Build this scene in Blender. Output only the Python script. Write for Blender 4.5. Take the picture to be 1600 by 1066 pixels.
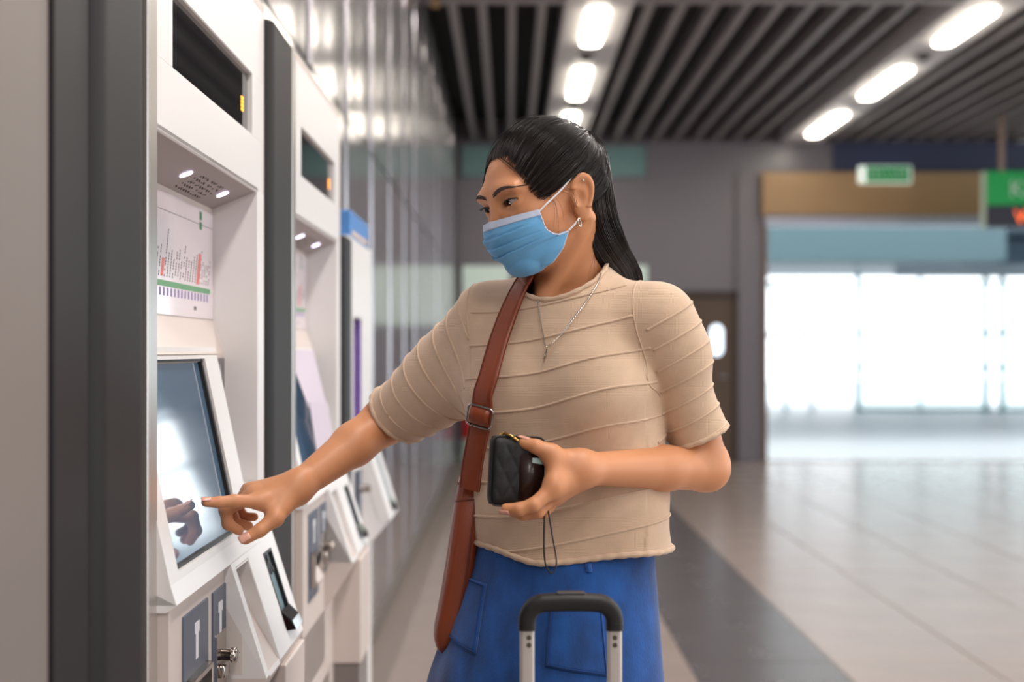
import bpy, bmesh, math, random
import numpy as np
from mathutils import Vector, Matrix, noise as mnoise

for o in list(bpy.data.objects):
    bpy.data.objects.remove(o)
SC = bpy.context.scene
COL = SC.collection
R = math.radians
random.seed(7); RNG = np.random.default_rng(7)

# ------------------------------------------------------------------ camera
CAMZ = 1.28; FPX = 2222.0; VX, VY = 795.0, 548.0
cam_d = bpy.data.cameras.new('camera'); cam = bpy.data.objects.new('camera', cam_d); COL.objects.link(cam)
cam.location = (0, 0, CAMZ); cam.rotation_euler = (R(90), 0, 0)
cam_d.sensor_width = 36; cam_d.lens = 36 * FPX / 1600
cam_d.shift_x = (800 - VX) / 1600; cam_d.shift_y = (VY - 533) / 1600
cam_d.dof.use_dof = True; cam_d.dof.focus_distance = 1.92; cam_d.dof.aperture_fstop = 3.2
cam_d.clip_start = .05; cam_d.clip_end = 300
SC.camera = cam

# ------------------------------------------------------------------ light
world = bpy.data.worlds.new('overcast_sky'); SC.world = world; world.use_nodes = True
bg = world.node_tree.nodes['Background']; bg.inputs[0].default_value = (.90, .96, 1, 1); bg.inputs[1].default_value = 2.6
SC.view_settings.view_transform = 'Standard'; SC.view_settings.look = 'None'
SC.view_settings.gamma = 1; SC.view_settings.exposure = 0.3
SC.view_settings.use_curve_mapping = False
LAMP_STRIPS = (.633, 3.37, 6.11)
CEIL = 3.7
# the lamps of the same strips that hang over and behind the camera
for sx in LAMP_STRIPS:
    for k in range(6):
        ly = 8.45 - 2.3 * k
        ld = bpy.data.lights.new('strip_lamp_light', 'AREA'); ld.shape = 'RECTANGLE'; ld.size = .3; ld.size_y = 1.35
        ld.energy = 34; ld.color = (1, .93, .87)
        lo = bpy.data.objects.new('strip_lamp_light', ld); COL.objects.link(lo); lo.location = (sx, ly, CEIL - .03)

# ------------------------------------------------------------------ helpers
def px(x, y, Y):
    return Vector(((x - VX) / FPX * Y, Y, CAMZ + (VY - y) / FPX * Y))

def lin(c):
    return tuple(((v / 255) / 12.92 if v / 255 <= .04045 else ((v / 255 + .055) / 1.055) ** 2.4) for v in c[:3]) + (1,)

MATS = {}
def M(name, col, rough=.5, metal=0, var=0, vscale=15, bump=0, bscale=80, coat=0, emit=None, estr=0, sss=0, spec=.5, stretch=(1, 1, 1), aniso=0, rvar=0, trans=0, sheen=0, alpha=1):
    if name in MATS: return MATS[name]
    m = bpy.data.materials.new(name); m.use_nodes = True; nt = m.node_tree; N = nt.nodes; Lk = nt.links
    b = N['Principled BSDF']; c = lin(col)
    b.inputs['Base Color'].default_value = c; b.inputs['Roughness'].default_value = rough; b.inputs['Metallic'].default_value = metal
    b.inputs['Specular IOR Level'].default_value = spec; b.inputs['Coat Weight'].default_value = coat; b.inputs['Coat Roughness'].default_value = .05
    b.inputs['Anisotropic'].default_value = aniso; b.inputs['Transmission Weight'].default_value = trans; b.inputs['Alpha'].default_value = alpha
    b.inputs['Sheen Weight'].default_value = sheen
    if sss:
        b.inputs['Subsurface Weight'].default_value = sss; b.inputs['Subsurface Radius'].default_value = (1, .35, .15); b.inputs['Subsurface Scale'].default_value = .006
    if emit:
        b.inputs['Emission Color'].default_value = lin(emit); b.inputs['Emission Strength'].default_value = estr
    if var or bump or rvar:
        tc = N.new('ShaderNodeTexCoord'); mp = N.new('ShaderNodeMapping'); mp.inputs['Scale'].default_value = stretch
        Lk.new(tc.outputs['Object'], mp.inputs['Vector'])
        if var or rvar:
            nz = N.new('ShaderNodeTexNoise'); nz.inputs['Scale'].default_value = vscale; nz.inputs['Detail'].default_value = 5
            Lk.new(mp.outputs[0], nz.inputs['Vector'])
        if var:
            mx = N.new('ShaderNodeMix'); mx.data_type = 'RGBA'
            mx.inputs[6].default_value = tuple(v * (1 - var) for v in c[:3]) + (1,)
            mx.inputs[7].default_value = tuple(min(1, v * (1 + var)) for v in c[:3]) + (1,)
            Lk.new(nz.outputs[0], mx.inputs[0]); Lk.new(mx.outputs[2], b.inputs['Base Color'])
        if rvar:
            mr = N.new('ShaderNodeMapRange'); mr.inputs[3].default_value = max(.02, rough - rvar); mr.inputs[4].default_value = rough + rvar
            Lk.new(nz.outputs[0], mr.inputs[0]); Lk.new(mr.outputs[0], b.inputs['Roughness'])
        if bump:
            n2 = N.new('ShaderNodeTexNoise'); n2.inputs['Scale'].default_value = bscale; n2.inputs['Detail'].default_value = 3
            Lk.new(mp.outputs[0], n2.inputs['Vector'])
            bp = N.new('ShaderNodeBump'); bp.inputs['Strength'].default_value = bump; bp.inputs['Distance'].default_value = .002
            Lk.new(n2.outputs[0], bp.inputs['Height']); Lk.new(bp.outputs[0], b.inputs['Normal'])
    MATS[name] = m
    return m

def tag(o, label=None, cat=None, group=None, kind=None):
    if label: o['label'] = label
    if cat: o['category'] = cat
    if group: o['group'] = group
    if kind: o['kind'] = kind
    return o

def empty(name, loc=(0, 0, 0), rz=0, parent=None):
    o = bpy.data.objects.new(name, None); COL.objects.link(o); o.location = loc; o.rotation_euler = (0, 0, rz); o.empty_display_size = .1
    if parent: o.parent = parent
    return o

def link(name, me, mat, parent=None, smooth=False):
    o = bpy.data.objects.new(name, me); COL.objects.link(o)
    if mat and not me.materials: me.materials.append(mat)
    if parent: o.parent = parent
    if smooth:
        me.polygons.foreach_set('use_smooth', [True] * len(me.polygons))
    return o

def copy_tree(o, parent=None):
    c = o.copy(); COL.objects.link(c); c.parent = parent
    for ch in [x for x in bpy.data.objects if x.parent == o]:
        copy_tree(ch, c)
    return c

class MB:
    """collects shapes in one bmesh"""
    def __init__(s): s.bm = bmesh.new()
    def box(s, x0, x1, y0, y1, z0, z1, bev=0, seg=2):
        t = bmesh.new(); bmesh.ops.create_cube(t, size=1)
        for v in t.verts:
            v.co = Vector((x0 + (v.co.x + .5) * (x1 - x0), y0 + (v.co.y + .5) * (y1 - y0), z0 + (v.co.z + .5) * (z1 - z0)))
        if bev: bmesh.ops.bevel(t, geom=t.edges[:], offset=bev, segments=seg, affect='EDGES', profile=.5)
        return s._add(t)
    def _add(s, t):
        bmesh.ops.recalc_face_normals(t, faces=t.faces[:])
        me = bpy.data.meshes.new('t'); t.to_mesh(me); t.free(); s.bm.from_mesh(me); bpy.data.meshes.remove(me); return s
    def prism(s, poly, axis, a, b, bev=0, seg=2):
        """extrude a 2-D polygon along axis from a to b; axis 'y': poly=(x,z); 'x': (y,z); 'z': (x,y)"""
        t = bmesh.new()
        f = {'y': lambda p, q: (p[0], q, p[1]), 'x': lambda p, q: (q, p[0], p[1]), 'z': lambda p, q: (p[0], p[1], q)}[axis]
        A = [t.verts.new(f(p, a)) for p in poly]; B = [t.verts.new(f(p, b)) for p in poly]
        t.faces.new(A); t.faces.new(B[::-1])
        for i in range(len(poly)):
            j = (i + 1) % len(poly); t.faces.new((A[i], B[i], B[j], A[j]))
        bmesh.ops.recalc_face_normals(t, faces=t.faces[:])
        if bev: bmesh.ops.bevel(t, geom=t.edges[:], offset=bev, segments=seg, affect='EDGES', profile=.5)
        return s._add(t)
    def hexa(s, p):
        """eight corners: 4 of one side, 4 of the other in the same order"""
        t = bmesh.new(); v = [t.verts.new(q) for q in p]
        for f in ((0, 1, 2, 3), (7, 6, 5, 4), (0, 4, 5, 1), (1, 5, 6, 2), (2, 6, 7, 3), (3, 7, 4, 0)): t.faces.new([v[i] for i in f])
        return s._add(t)
    def tube(s, pts, r, n=8, cap=True, closed=False):
        pts = [Vector(p) for p in pts]; k = len(pts); rr = r if hasattr(r, '__len__') else [r] * k
        t = bmesh.new(); rings = []; up = None
        for i, p in enumerate(pts):
            d = (pts[(i + 1) % k] - pts[i - 1]) if closed else (pts[min(i + 1, k - 1)] - pts[max(i - 1, 0)])
            if d.length < 1e-9: d = Vector((0, 0, 1))
            d.normalize()
            if up is None: up = d.orthogonal().normalized()
            up = (up - d * up.dot(d)); up = up.normalized() if up.length > 1e-6 else d.orthogonal().normalized()
            w = d.cross(up)
            rings.append([t.verts.new(p + (up * math.cos(2 * math.pi * j / n) + w * math.sin(2 * math.pi * j / n)) * rr[i]) for j in range(n)])
        for i in range(k if closed else k - 1):
            a, b = rings[i], rings[(i + 1) % k]
            sh = 0
            if closed and i == k - 1:
                sh = min(range(n), key=lambda q: (a[0].co - b[q].co).length)
            for j in range(n): t.faces.new((a[j], a[(j + 1) % n], b[(j + 1 + sh) % n], b[(j + sh) % n]))
        if cap and not closed:
            t.faces.new(rings[0][::-1]); t.faces.new(rings[-1])
        return s._add(t)
    def disc(s, c, nrm, r, th=.001, n=20, sx=1, up=None):
        nrm = Vector(nrm).normalized(); u = Vector(up).normalized() if up is not None else nrm.orthogonal().normalized(); u = (u - nrm * u.dot(nrm)).normalized(); w = nrm.cross(u)
        c = Vector(c); t = bmesh.new()
        A = [t.verts.new(c + u * math.cos(a) * r * sx + w * math.sin(a) * r) for a in [2 * math.pi * i / n for i in range(n)]]
        B = [t.verts.new(v.co + nrm * th) for v in A]
        t.faces.new(A[::-1]); t.faces.new(B)
        for i in range(n): t.faces.new((A[i], A[(i + 1) % n], B[(i + 1) % n], B[i]))
        return s._add(t)
    def ball(s, c, r, sub=2, sc=(1, 1, 1)):
        t = bmesh.new(); bmesh.ops.create_icosphere(t, subdivisions=sub, radius=r)
        for v in t.verts: v.co = Vector(c) + Vector((v.co.x * sc[0], v.co.y * sc[1], v.co.z * sc[2]))
        return s._add(t)
    def me(s, name='mesh'):
        m = bpy.data.meshes.new(name); s.bm.to_mesh(m); s.bm.free(); return m
    def build(s, name, mat, parent=None, smooth=False):
        return link(name, s.me(name), mat, parent, smooth)

def pydata(name, V, Fc, mat, parent=None, smooth=True):
    me = bpy.data.meshes.new(name); V = np.asarray(V, float)
    Fc = np.asarray(Fc)
    me.vertices.add(len(V)); me.vertices.foreach_set('co', V.ravel())
    k = Fc.shape[1]; me.loops.add(Fc.size); me.loops.foreach_set('vertex_index', Fc.ravel().astype(np.int32))
    me.polygons.add(len(Fc)); me.polygons.foreach_set('loop_start', np.arange(0, Fc.size, k, dtype=np.int32))
    me.update(calc_edges=True); me.validate()
    return link(name, me, mat, parent, smooth)

def grid_faces(nu, nv, cu=False, cv=False):
    f = []
    for i in range(nu if cu else nu - 1):
        for j in range(nv if cv else nv - 1):
            a = i * nv + j; b = ((i + 1) % nu) * nv + j; c = ((i + 1) % nu) * nv + (j + 1) % nv; d = i * nv + (j + 1) % nv
            f.append((a, b, c, d))
    return np.array(f)

def text(name, body, size, mat, loc, rot, parent=None, ext=.002, align='LEFT'):
    cu = bpy.data.curves.new(name, 'FONT'); cu.body = body; cu.size = size; cu.extrude = ext; cu.align_x = align; cu.resolution_u = 3
    o = bpy.data.objects.new(name, cu); COL.objects.link(o)
    dg = bpy.context.evaluated_depsgraph_get(); me = bpy.data.meshes.new_from_object(o.evaluated_get(dg)); bpy.data.objects.remove(o)
    o = link(name, me, mat, parent); me.materials.clear(); me.materials.append(mat); o.location = loc; o.rotation_euler = rot
    return o

# ================================================================== SETTING
WL, WB = -.60, 16.5           # glossy side wall plane, far wall plane
# ---- floor
m_tile = M('floor_tile', (148, 134, 127), .24, var=.10, vscale=2.2, rvar=.05, bump=.02, bscale=6)
m_tdark = M('floor_tile_dark', (84, 80, 82), .26, var=.15, vscale=3, rvar=.05)
m_grout = M('floor_grout', (120, 110, 104), .7)
m_base = M('floor_base', (165, 152, 145), .35, var=.06, vscale=2)
fl = MB().box(-1.0, 14, 5.25, 16.6, -.05, -.003).build('floor', m_grout); tag(fl, 'glossy beige tiled floor of the station hall', None, None, 'structure')
f2 = MB().box(-1.0, 14, -8, 5.25, -.05, 0).build('floor', m_base); tag(f2, 'beige station hall floor nearest the machines', None, None, 'structure')
tm = MB().box(-.298, .298, -.298, .298, -.03, 0, .003, 1).me('tile')
tm.materials.append(m_tile); td = tm.copy(); td.materials.clear(); td.materials.append(m_tdark)
for i in range(11):
    for j in range(19):
        t = bpy.data.objects.new('tile', td if i == 2 else tm); COL.objects.link(t); t.parent = fl
        t.location = (-.17 + .6 * i, 5.55 + .6 * j, random.uniform(-.0006, .0006)); t.rotation_euler = (random.uniform(-.0012, .0012), random.uniform(-.0012, .0012), 0)
m_out = M('walkway_concrete', (205, 208, 210), .45, var=.05, vscale=1)
o = MB().box(-1.0, 24, 16.6, 60, -.06, 0).build('floor', m_out); tag(o, 'pale walkway paving outside the hall opening', None, None, 'structure')
o = MB().box(2.95, 8.6, 16.42, 16.62, .0, .012, .003).build('trim_1', M('threshold_metal', (215, 216, 218), .25, .6)); tag(o, 'bright metal threshold strip across the hall opening', None, None, 'structure')

# ---- side wall of glossy metal panels
m_wallback = M('wall_joint', (45, 42, 44), .6)
m_panel = M('brushed_panel', (184, 180, 186), .16, .85, var=.04, vscale=3, rvar=.05, bump=.05, bscale=3, stretch=(1, 2.4, .3))
wl = MB().box(WL - .25, WL - .006, 1.3, WB, 0, CEIL + .3).build('wall_left', m_wallback); tag(wl, 'glossy metal panelled side wall behind the ticket machines', None, None, 'structure')
def panel_mesh(w, h):
    V = []; nu = 13
    for i in range(nu):
        y = -w / 2 + w * i / (nu - 1); bul = .0035 * math.cos(math.pi * (i / (nu - 1) - .5)) + .0012 * math.sin(6.3 * i / (nu - 1) * 2)
        for z in (0, h): V.append((bul, y, z))
    V2 = [(-.012, -w / 2, 0), (-.012, -w / 2, h), (-.012, w / 2, 0), (-.012, w / 2, h)]
    F = [(2 * i, 2 * i + 2, 2 * i + 3, 2 * i + 1) for i in range(nu - 1)]; n = len(V)
    F += [(0, 1, n + 1, n), (2 * nu - 2, n + 2, n + 3, 2 * nu - 1)]
    me = bpy.data.meshes.new('wall_panel'); me.from_pydata(V + V2, [], F); me.materials.append(m_panel)
    me.polygons.foreach_set('use_smooth', [True] * len(F)); return me
pw = .96
pa, pb = panel_mesh(pw - .012, 2.13), panel_mesh(pw - .012, CEIL + .25 - 2.15)
for i in range(16):
    y = 1.38 + pw * (i + .5)
    if y + pw / 2 > WB: break
    for me, z in ((pa, .002), (pb, 2.145)):
        o = bpy.data.objects.new('wall_panel', me); COL.objects.link(o); o.parent = wl; o.location = (WL, y, z); o.rotation_euler = (0, 0, random.uniform(-.002, .002))
o = MB().box(WL - .004, WL + .012, 1.38, WB, 0, .10, .002).build('baseboard_left', M('skirting', (120, 112, 108), .3, .4)); tag(o, 'low metal skirting along the glossy panelled wall', None, None, 'structure')
# near grey wall beside the first machine
m_near = M('warm_grey_panel', (116, 107, 103), .55, var=.03, vscale=2, stretch=(4, 14, .3), bump=.03, bscale=120)
o = MB().box(-1.2, -.42, -3, 1.298, 0, 3.1, .002).build('wall_near', m_near); tag(o, 'warm grey wall panel left of the first ticket machine', None, None, 'structure')

o = MB().box(-1.2, 14, -8.3, -8, 0, CEIL + .3).build('wall_light_block', M('light_block_grey', (150, 146, 148), .6)); tag(o, 'plain grey wall added behind the camera to block sky light', None, None, 'structure')  # unseen wall, added to cut the sky light from behind
# ---- far wall
m_wall = M('grey_wall', (122, 116, 124), .30, var=.04, vscale=1.2, spec=.6)
m_navy = M('unlit_wall_navy', (52, 58, 88), .4, var=.05, vscale=2)
wb = MB()
wb.box(-1.2, 2.62, WB, WB + .35, 0, CEIL + .3)      # left of door region is cut by the door leaf standing proud
wb.box(2.62, 2.95, WB, WB + .35, 0, CEIL + .3)
wb.box(2.95, 8.6, WB, WB + .35, 2.82, CEIL + .3)
wb.box(8.6, 14, WB, WB + .35, 0, CEIL + .3)
wb = wb.build('wall_back', m_wall); tag(wb, 'satin grey far wall of the station hall', None, None, 'structure')
MB().box(3.75, 14, WB - .02, WB, 3.36, CEIL, .004).build('unlit_wall_band', m_navy, wb)  # unlit upper part of the wall, its shade painted as a navy strip
MB().box(2.64, 2.95, WB - .05, WB, 0, 3.36, .004).build('pier_face', m_wall, wb)
# header over the opening
m_head = M('bronze_header', (168, 136, 100), .42, .25, var=.06, vscale=1.5)
o = MB().box(2.91, 8.7, WB - .16, WB + .05, 2.84, 3.33, .006).build('trim_2', m_head); tag(o, 'bronze coloured header panel above the wide opening', None, None, 'structure')
o = MB().box(2.95, 8.6, WB - .12, WB + .2, 2.73, 2.835, .004).build('trim_3', M('track_rail', (176, 180, 196), .35, .3)); tag(o, 'pale sliding door track under the bronze header', None, None, 'structure')
o = MB().box(2.94, 2.985, WB - .1, WB + .36, 0, 2.83, .004).build('trim_4', M('jamb', (128, 106, 92), .4, .2)); tag(o, 'slim brown jamb at the edge of the opening', None, None, 'structure')
# door
m_brown = M('brown_door', (92, 74, 60), .5, var=.06, vscale=4, stretch=(6, 6, .6)); m_dframe = M('door_frame_brown', (62, 49, 43), .5)
dr = MB().box(2.03, 2.64, WB - .03, WB + .01, .01, 1.90, .003).build('door_1', m_brown); tag(dr, 'brown flush door with a small lit vision panel', None, None, 'structure')
f = MB(); f.box(1.95, 2.03, WB - .06, WB, 0, 1.97, .004); f.box(2.60, 2.655, WB - .06, WB, 0, 1.97, .004); f.box(1.95, 2.655, WB - .06, WB, 1.90, 1.97, .004)
f.build('door_frame', m_dframe, dr)
def stadium(w, h, n=8):
    """rounded rectangle outline centred on 0"""
    r = min(w, h) / 2; out = []
    if h >= w:
        for k in range(n + 1): a = math.pi * k / n; out.append((r * math.cos(a), h / 2 - r + r * math.sin(a)))
        for k in range(n + 1): a = math.pi + math.pi * k / n; out.append((r * math.cos(a), -h / 2 + r + r * math.sin(a)))
    else: out = [(q, -p) for p, q in stadium(h, w, n)]
    return out
MB().prism([(2.405 + x, 1.40 + z) for x, z in stadium(.15, .36)], 'y', WB - .036, WB - .028).build('vision_panel', M('lit_pane', (235, 244, 255), .1, emit=(225, 240, 255), estr=1.6), dr)
hb = MB().tube([(2.53, WB - .03, .98), (2.53, WB - .08, .98), (2.42, WB - .08, .98)], .012); hb.build('door_handle', M('steel', (190, 190, 192), .25, .9), dr)
# pale boards on the far wall
m_teal = M('teal_glass', (118, 150, 150), .22, var=.04, vscale=2)
m_board = M('pale_green_board', (205, 218, 208), .3, emit=(196, 214, 202), estr=.25)
def board(name, x0, x1, z0, z1, mat, label, cat):
    e = empty(name, ((x0 + x1) / 2, WB - .004, z0)); w = (x1 - x0) / 2; h = z1 - z0
    MB().box(-w + .012, w - .012, -.03, -.004, .012, h - .012, .002).build('face', mat, e)
    f = MB(); f.box(-w, w, -.036, 0, 0, .014); f.box(-w, w, -.036, 0, h - .014, h); f.box(-w, -w + .014, -.036, 0, 0, h); f.box(w - .014, w, -.036, 0, 0, h); f.build('rim', M('board_rim', (120, 124, 126), .4, .4), e)
    tag(e, label, cat)
board('wall_sign_panel', -.55, 1.60, 3.285, 3.655, m_teal, 'long teal panel high on the far grey wall', 'panel')
board('notice_board', -.55, .02, 1.56, 2.28, m_board, 'pale green lit board on far wall left of the person', 'board')
board('notice_board', .12, 1.62, 1.56, 2.28, m_board, 'wide pale green lit board on far wall behind the person', 'board')
# exit sign on the header
ex = empty('exit_sign', (4.31, WB - .16, 3.20)); m_green = M('sign_green', (10, 120, 60), .4, emit=(8, 120, 62), estr=.5); m_white = M('sign_white', (235, 240, 235), .4, emit=(225, 240, 230), estr=.6)
MB().box(-.30, .30, -.06, -.001, 0, .195, .006).build('casing', m_white, ex); MB().box(-.225, .285, -.064, -.055, .01, .185, .002).build('green_face', m_green, ex)
text('lettering', 'KELUAR', .13, M('exit_letters', (190, 222, 200), .4), (.025, -.066, .052), (R(90), 0, 0), ex, align='CENTER')
tag(ex, 'small green and white exit sign on the bronze header', 'sign')
# hanging sign
hs = empty('hanging_sign', (4.88, 14.6, CEIL)); m_hg = M('hanging_green', (0, 132, 62), .35, emit=(0, 132, 60), estr=.35); m_hd = M('hanging_dark', (44, 42, 62), .3)
MB().box(0, 2.2, -.06, .06, -.93, -.92 + .335, .006).build('green_panel', m_hg, hs); 
MB().box(.02, 2.2, -.06, .06, -1.16, -.932, .006).build('display_panel', m_hd, hs)
MB().box(-.02, 0, -.065, .065, -1.16, -.58, .004).build('end_cap', M('sign_endcap', (180, 196, 176), .4), hs)
for xx in (.18, 2.0): MB().tube([(xx, 0, 0), (xx, 0, -.6)], .03, 10).build('pole', M('sign_pole', (134, 112, 98), .4, .3), hs)
text('lettering', 'KELUAR', .245, M('sign_letters', (200, 225, 205), .5), (.235, -.063, -.845), (R(90), 0, 0), hs)
text('display_text', 'WAY OUT', .20, M('led_orange', (255, 120, 60), .5, emit=(255, 105, 45), estr=1.2), (.29, -.063, -1.12), (R(90), 0, 0), hs)
tag(hs, 'green hanging sign with dark orange-lit display on ceiling poles', 'sign')
# fire extinguisher
fe = empty('fire_extinguisher', (-.47, 16.25, 0)); m_red = M('extinguisher_red', (190, 28, 28), .35)
b = MB(); b.tube([(0, 0, .26), (0, 0, .28), (0, 0, .62), (0, 0, .67), (0, 0, .70)], [.06, .075, .075, .05, .03], 16); b.build('cylinder', m_red, fe, True)
MB().tube([(.0, 0, .70), (0, 0, .75)], .022, 10).box(-.03, .09, -.012, .012, .74, .765, .004).build('valve', M('black_plastic', (24, 24, 26), .45), fe)
MB().tube([(.03, 0, .72), (.09, -.02, .68), (.10, -.03, .5), (.09, -.03, .36)], .011, 8).build('hose', MATS['black_plastic'], fe)
MB().tube([(0, 0, 0), (0, 0, .02), (0, 0, .24), (0, 0, .27)], [.11, .11, .085, .07], 16).build('stand', M('stand_grey', (175, 190, 178), .5), fe)
tag(fe, 'red fire extinguisher on a pale stand at far wall', 'extinguisher')

# ---- ceiling of slats
ce = MB().box(-1.0, 14, -8, WB + .3, CEIL + .26, CEIL + .36).build('ceiling', M('plenum', (34, 29, 27), .8, var=.3, vscale=2)); tag(ce, 'dark open ceiling above grey slats', None, None, 'structure')
m_slat = M('slat_grey', (150, 143, 142), .45, .1)
xs = [-.40, -.19, .02, .235] + [1.0 + .228 * k for k in range(9)] + [3.78 + .228 * k for k in range(9)] + [6.5 + .228 * k for k in range(12)]
sm1 = MB().box(-.028, .028, 9.92, WB, 0, .13, .004, 1).me('slat'); sm1.materials.append(m_slat)
sm2 = MB().box(-.028, .028, -6, 9.75, 0, .13, .004, 1).me('slat'); sm2.materials.append(m_slat)
for x in xs:
    for me in (sm1, sm2):
        o = bpy.data.objects.new('slat', me); COL.objects.link(o); o.parent = ce; o.location = (x, 0, CEIL)
m_strip = M('strip_white', (226, 222, 222), .45)
for x in LAMP_STRIPS:
    MB().box(x - .235, x + .235, -6, WB, CEIL - .012, CEIL + .2, .004).build('lamp_tray', m_strip, ce)
MB().box(-.58, 14, 9.76, 9.90, CEIL - .01, CEIL + .12, .004).build('cross_beam', m_slat, ce)
m_lamp = M('lamp_glow', (255, 250, 240), .4, emit=(255, 246, 228), estr=14); m_lrim = M('lamp_rim', (220, 220, 214), .4)
where = {(.633, 0): 'nearest strip lamp on the ceiling tray above the person', (.633, 1): 'middle strip lamp on the ceiling tray above the person', (.633, 2): 'farthest strip lamp on ceiling tray, behind the person\'s hair',
         (3.37, 0): 'nearest strip lamp on the right-hand ceiling tray at top edge', (3.37, 1): 'middle strip lamp on the right-hand ceiling tray', (3.37, 2): 'farthest strip lamp on right-hand ceiling tray above bronze header'}
for x in LAMP_STRIPS[:2]:
    for k, (y0, y1) in enumerate(((9.95, 11.1), (12.05, 13.45), (14.35, 15.8))):
        e = empty('ceiling_lamp', (x, (y0 + y1) / 2, CEIL - .012))
        MB().prism(stadium(.20, y1 - y0 + .06, 8), 'z', -.006, 0).build('rim', m_lrim, e)
        MB().prism(stadium(.145, y1 - y0, 8), 'z', -.035, -.005).build('diffuser', m_lamp, e)
        tag(e, where[(x, k)], 'lamp', 'strip lamps along the ceiling trays')
for x, y, lb in ((.633, 11.55, 'small dark ceiling sensor between near and middle lamps above person'), (.633, 13.9, 'small dark ceiling sensor between middle and far lamps above person'), (3.37, 11.55, 'small dark ceiling sensor on the right-hand lamp tray')):
    e = empty('ceiling_sensor', (x, y, CEIL - .012)); MB().tube([(0, 0, 0), (0, 0, -.012), (0, 0, -.03)], [.07, .07, .045], 16).build('housing', M('sensor_grey', (90, 84, 82), .5), e); MB().ball((0, 0, -.03), .03, 2).build('lens', M('black_plastic', (24, 24, 26), .45), e, True)
    tag(e, lb, 'sensor', 'ceiling sensors')
e = empty('sprinkler', (-.50, 9.7, CEIL - .01)); m_brass = M('brass', (214, 160, 60), .3, .8)
MB().tube([(0, 0, .02), (0, 0, -.03)], .02, 10).disc((0, 0, -.06), (0, 0, -1), .035, .004).tube([(-.02, 0, -.03), (-.025, 0, -.045), (0, 0, -.06)], .005, 6).tube([(.02, 0, -.03), (.025, 0, -.045), (0, 0, -.06)], .005, 6).build('sprinkler_body', m_brass, e)
tag(e, 'small brass sprinkler head by the ceiling edge at the wall', 'sprinkler')

# ---- outside: canopy and glazed screen
m_can = M('canopy_teal', (98, 124, 130), .5, var=.04); m_can2 = M('canopy_dark', (78, 98, 112), .5)
cn = MB().box(-.5, 7.0, 20, 20.6, 2.55, 3.02, .01).build('canopy_beam', m_can); tag(cn, 'teal grey fascia beam of the outdoor canopy', 'beam')
cn = MB().box(-.5, 16, 20.6, 34, 3.05, 3.35, .01).build('canopy_roof', m_can2); tag(cn, 'blue grey flat canopy roof outside the opening', 'roof')
cn = MB().box(7.05, 11.2, 22, 26, 2.62, 3.0, .01).build('canopy_duct', m_can2); tag(cn, 'dark blue grey duct box under the canopy', 'duct')
m_frame = M('glazing_frame', (120, 160, 165), .4, .3); m_glass = M('clear_pane', (235, 245, 245), .02, trans=1, spec=.5)
gs = empty('glazed_screen', (7.36, 30, 0)); tag(gs, 'frosty bright glazed screen with teal frames across the walkway', 'screen')
for x in (0, 1.32, 2.70, 3.05, 4.6, 6.2): MB().box(x - (.05 if x != 1.32 else .02), x + (.05 if x != 1.32 else .02), -.05, .05, 0, 2.95, .006).build('mullion', m_frame, gs)
for z in (.03, .92, 1.65, 2.72): MB().box(0, 6.2, -.035, .035, z - .03, z + .03, .006).build('rail', m_frame, gs)
for (x0, x1) in ((.05, 1.30), (1.34, 2.65), (3.1, 4.55), (4.65, 6.15)):
    MB().box(x0, x1, -.006, .006, .06, .89).build('pane', m_glass, gs); MB().box(x0, x1, -.006, .006, .95, 2.69).build('pane', m_glass, gs)
br = empty('bracing_screen', (3.9, 30, 0)); tag(br, 'row of leaning pale struts left of the glazed screen', 'screen')
for k in range(5): MB().tube([(.3 + .55 * k, 0, 0), (.0 + .55 * k, 0, 2.7)], .045, 8).build('strut', M('strut_pale', (185, 208, 212), .5), br)
MB().box(-.1, 3.3, -.04, .04, 1.58, 1.66, .005).build('rail', MATS['strut_pale'], br); MB().box(-.1, 3.3, -.04, .04, 2.66, 2.76, .005).build('rail', MATS['strut_pale'], br)

# ================================================================== TICKET MACHINES
FX = -.42                      # front plane of the machines
m_white = M('machine_white', (224, 222, 222), .32, var=.015, vscale=3, bump=.015, bscale=300)
m_cream = M('machine_body', (200, 188, 182), .38, var=.015, vscale=3, bump=.02, bscale=300)
m_silver = M('machine_silver_edge', (190, 184, 180), .28, .75)
m_dark = M('anthracite', (33, 30, 31), .55, .0, spec=.25, var=.04, vscale=4, stretch=(3, 3, .2))
m_dglass = M('display_glass', (14, 15, 20), .05, spec=.8, coat=.6)
m_blackp = M('black_plastic', (24, 24, 26), .45)
m_led = M('led_white', (240, 235, 255), .4, emit=(226, 215, 255), estr=5)
m_amber = M('amber_led', (255, 170, 40), .5, emit=(255, 160, 30), estr=2.0)
m_plate = M('slate_plate', (78, 86, 104), .35, .2)
m_chrome = M('chrome', (190, 182, 175), .18, 1.0)
m_mark = M('pale_print', (214, 216, 220), .5)
m_grey_marble = M('pocket_grey', (150, 140, 134), .5, var=.10, vscale=14)
m_screen = M('touch_screen', (70, 92, 112), .06, spec=1.0, coat=1.0, emit=(88, 116, 140), estr=.34)
m_paper = M('poster_paper', (226, 216, 222), .18, coat=.4)
m_ink = {k: M('ink_' + k, c, .5) for k, c in dict(green=(96, 150, 108), teal=(150, 198, 190), dark=(98, 92, 98), red=(214, 118, 108), violet=(128, 112, 164), blue=(104, 128, 190), deep=(30, 110, 66)).items()}

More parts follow.
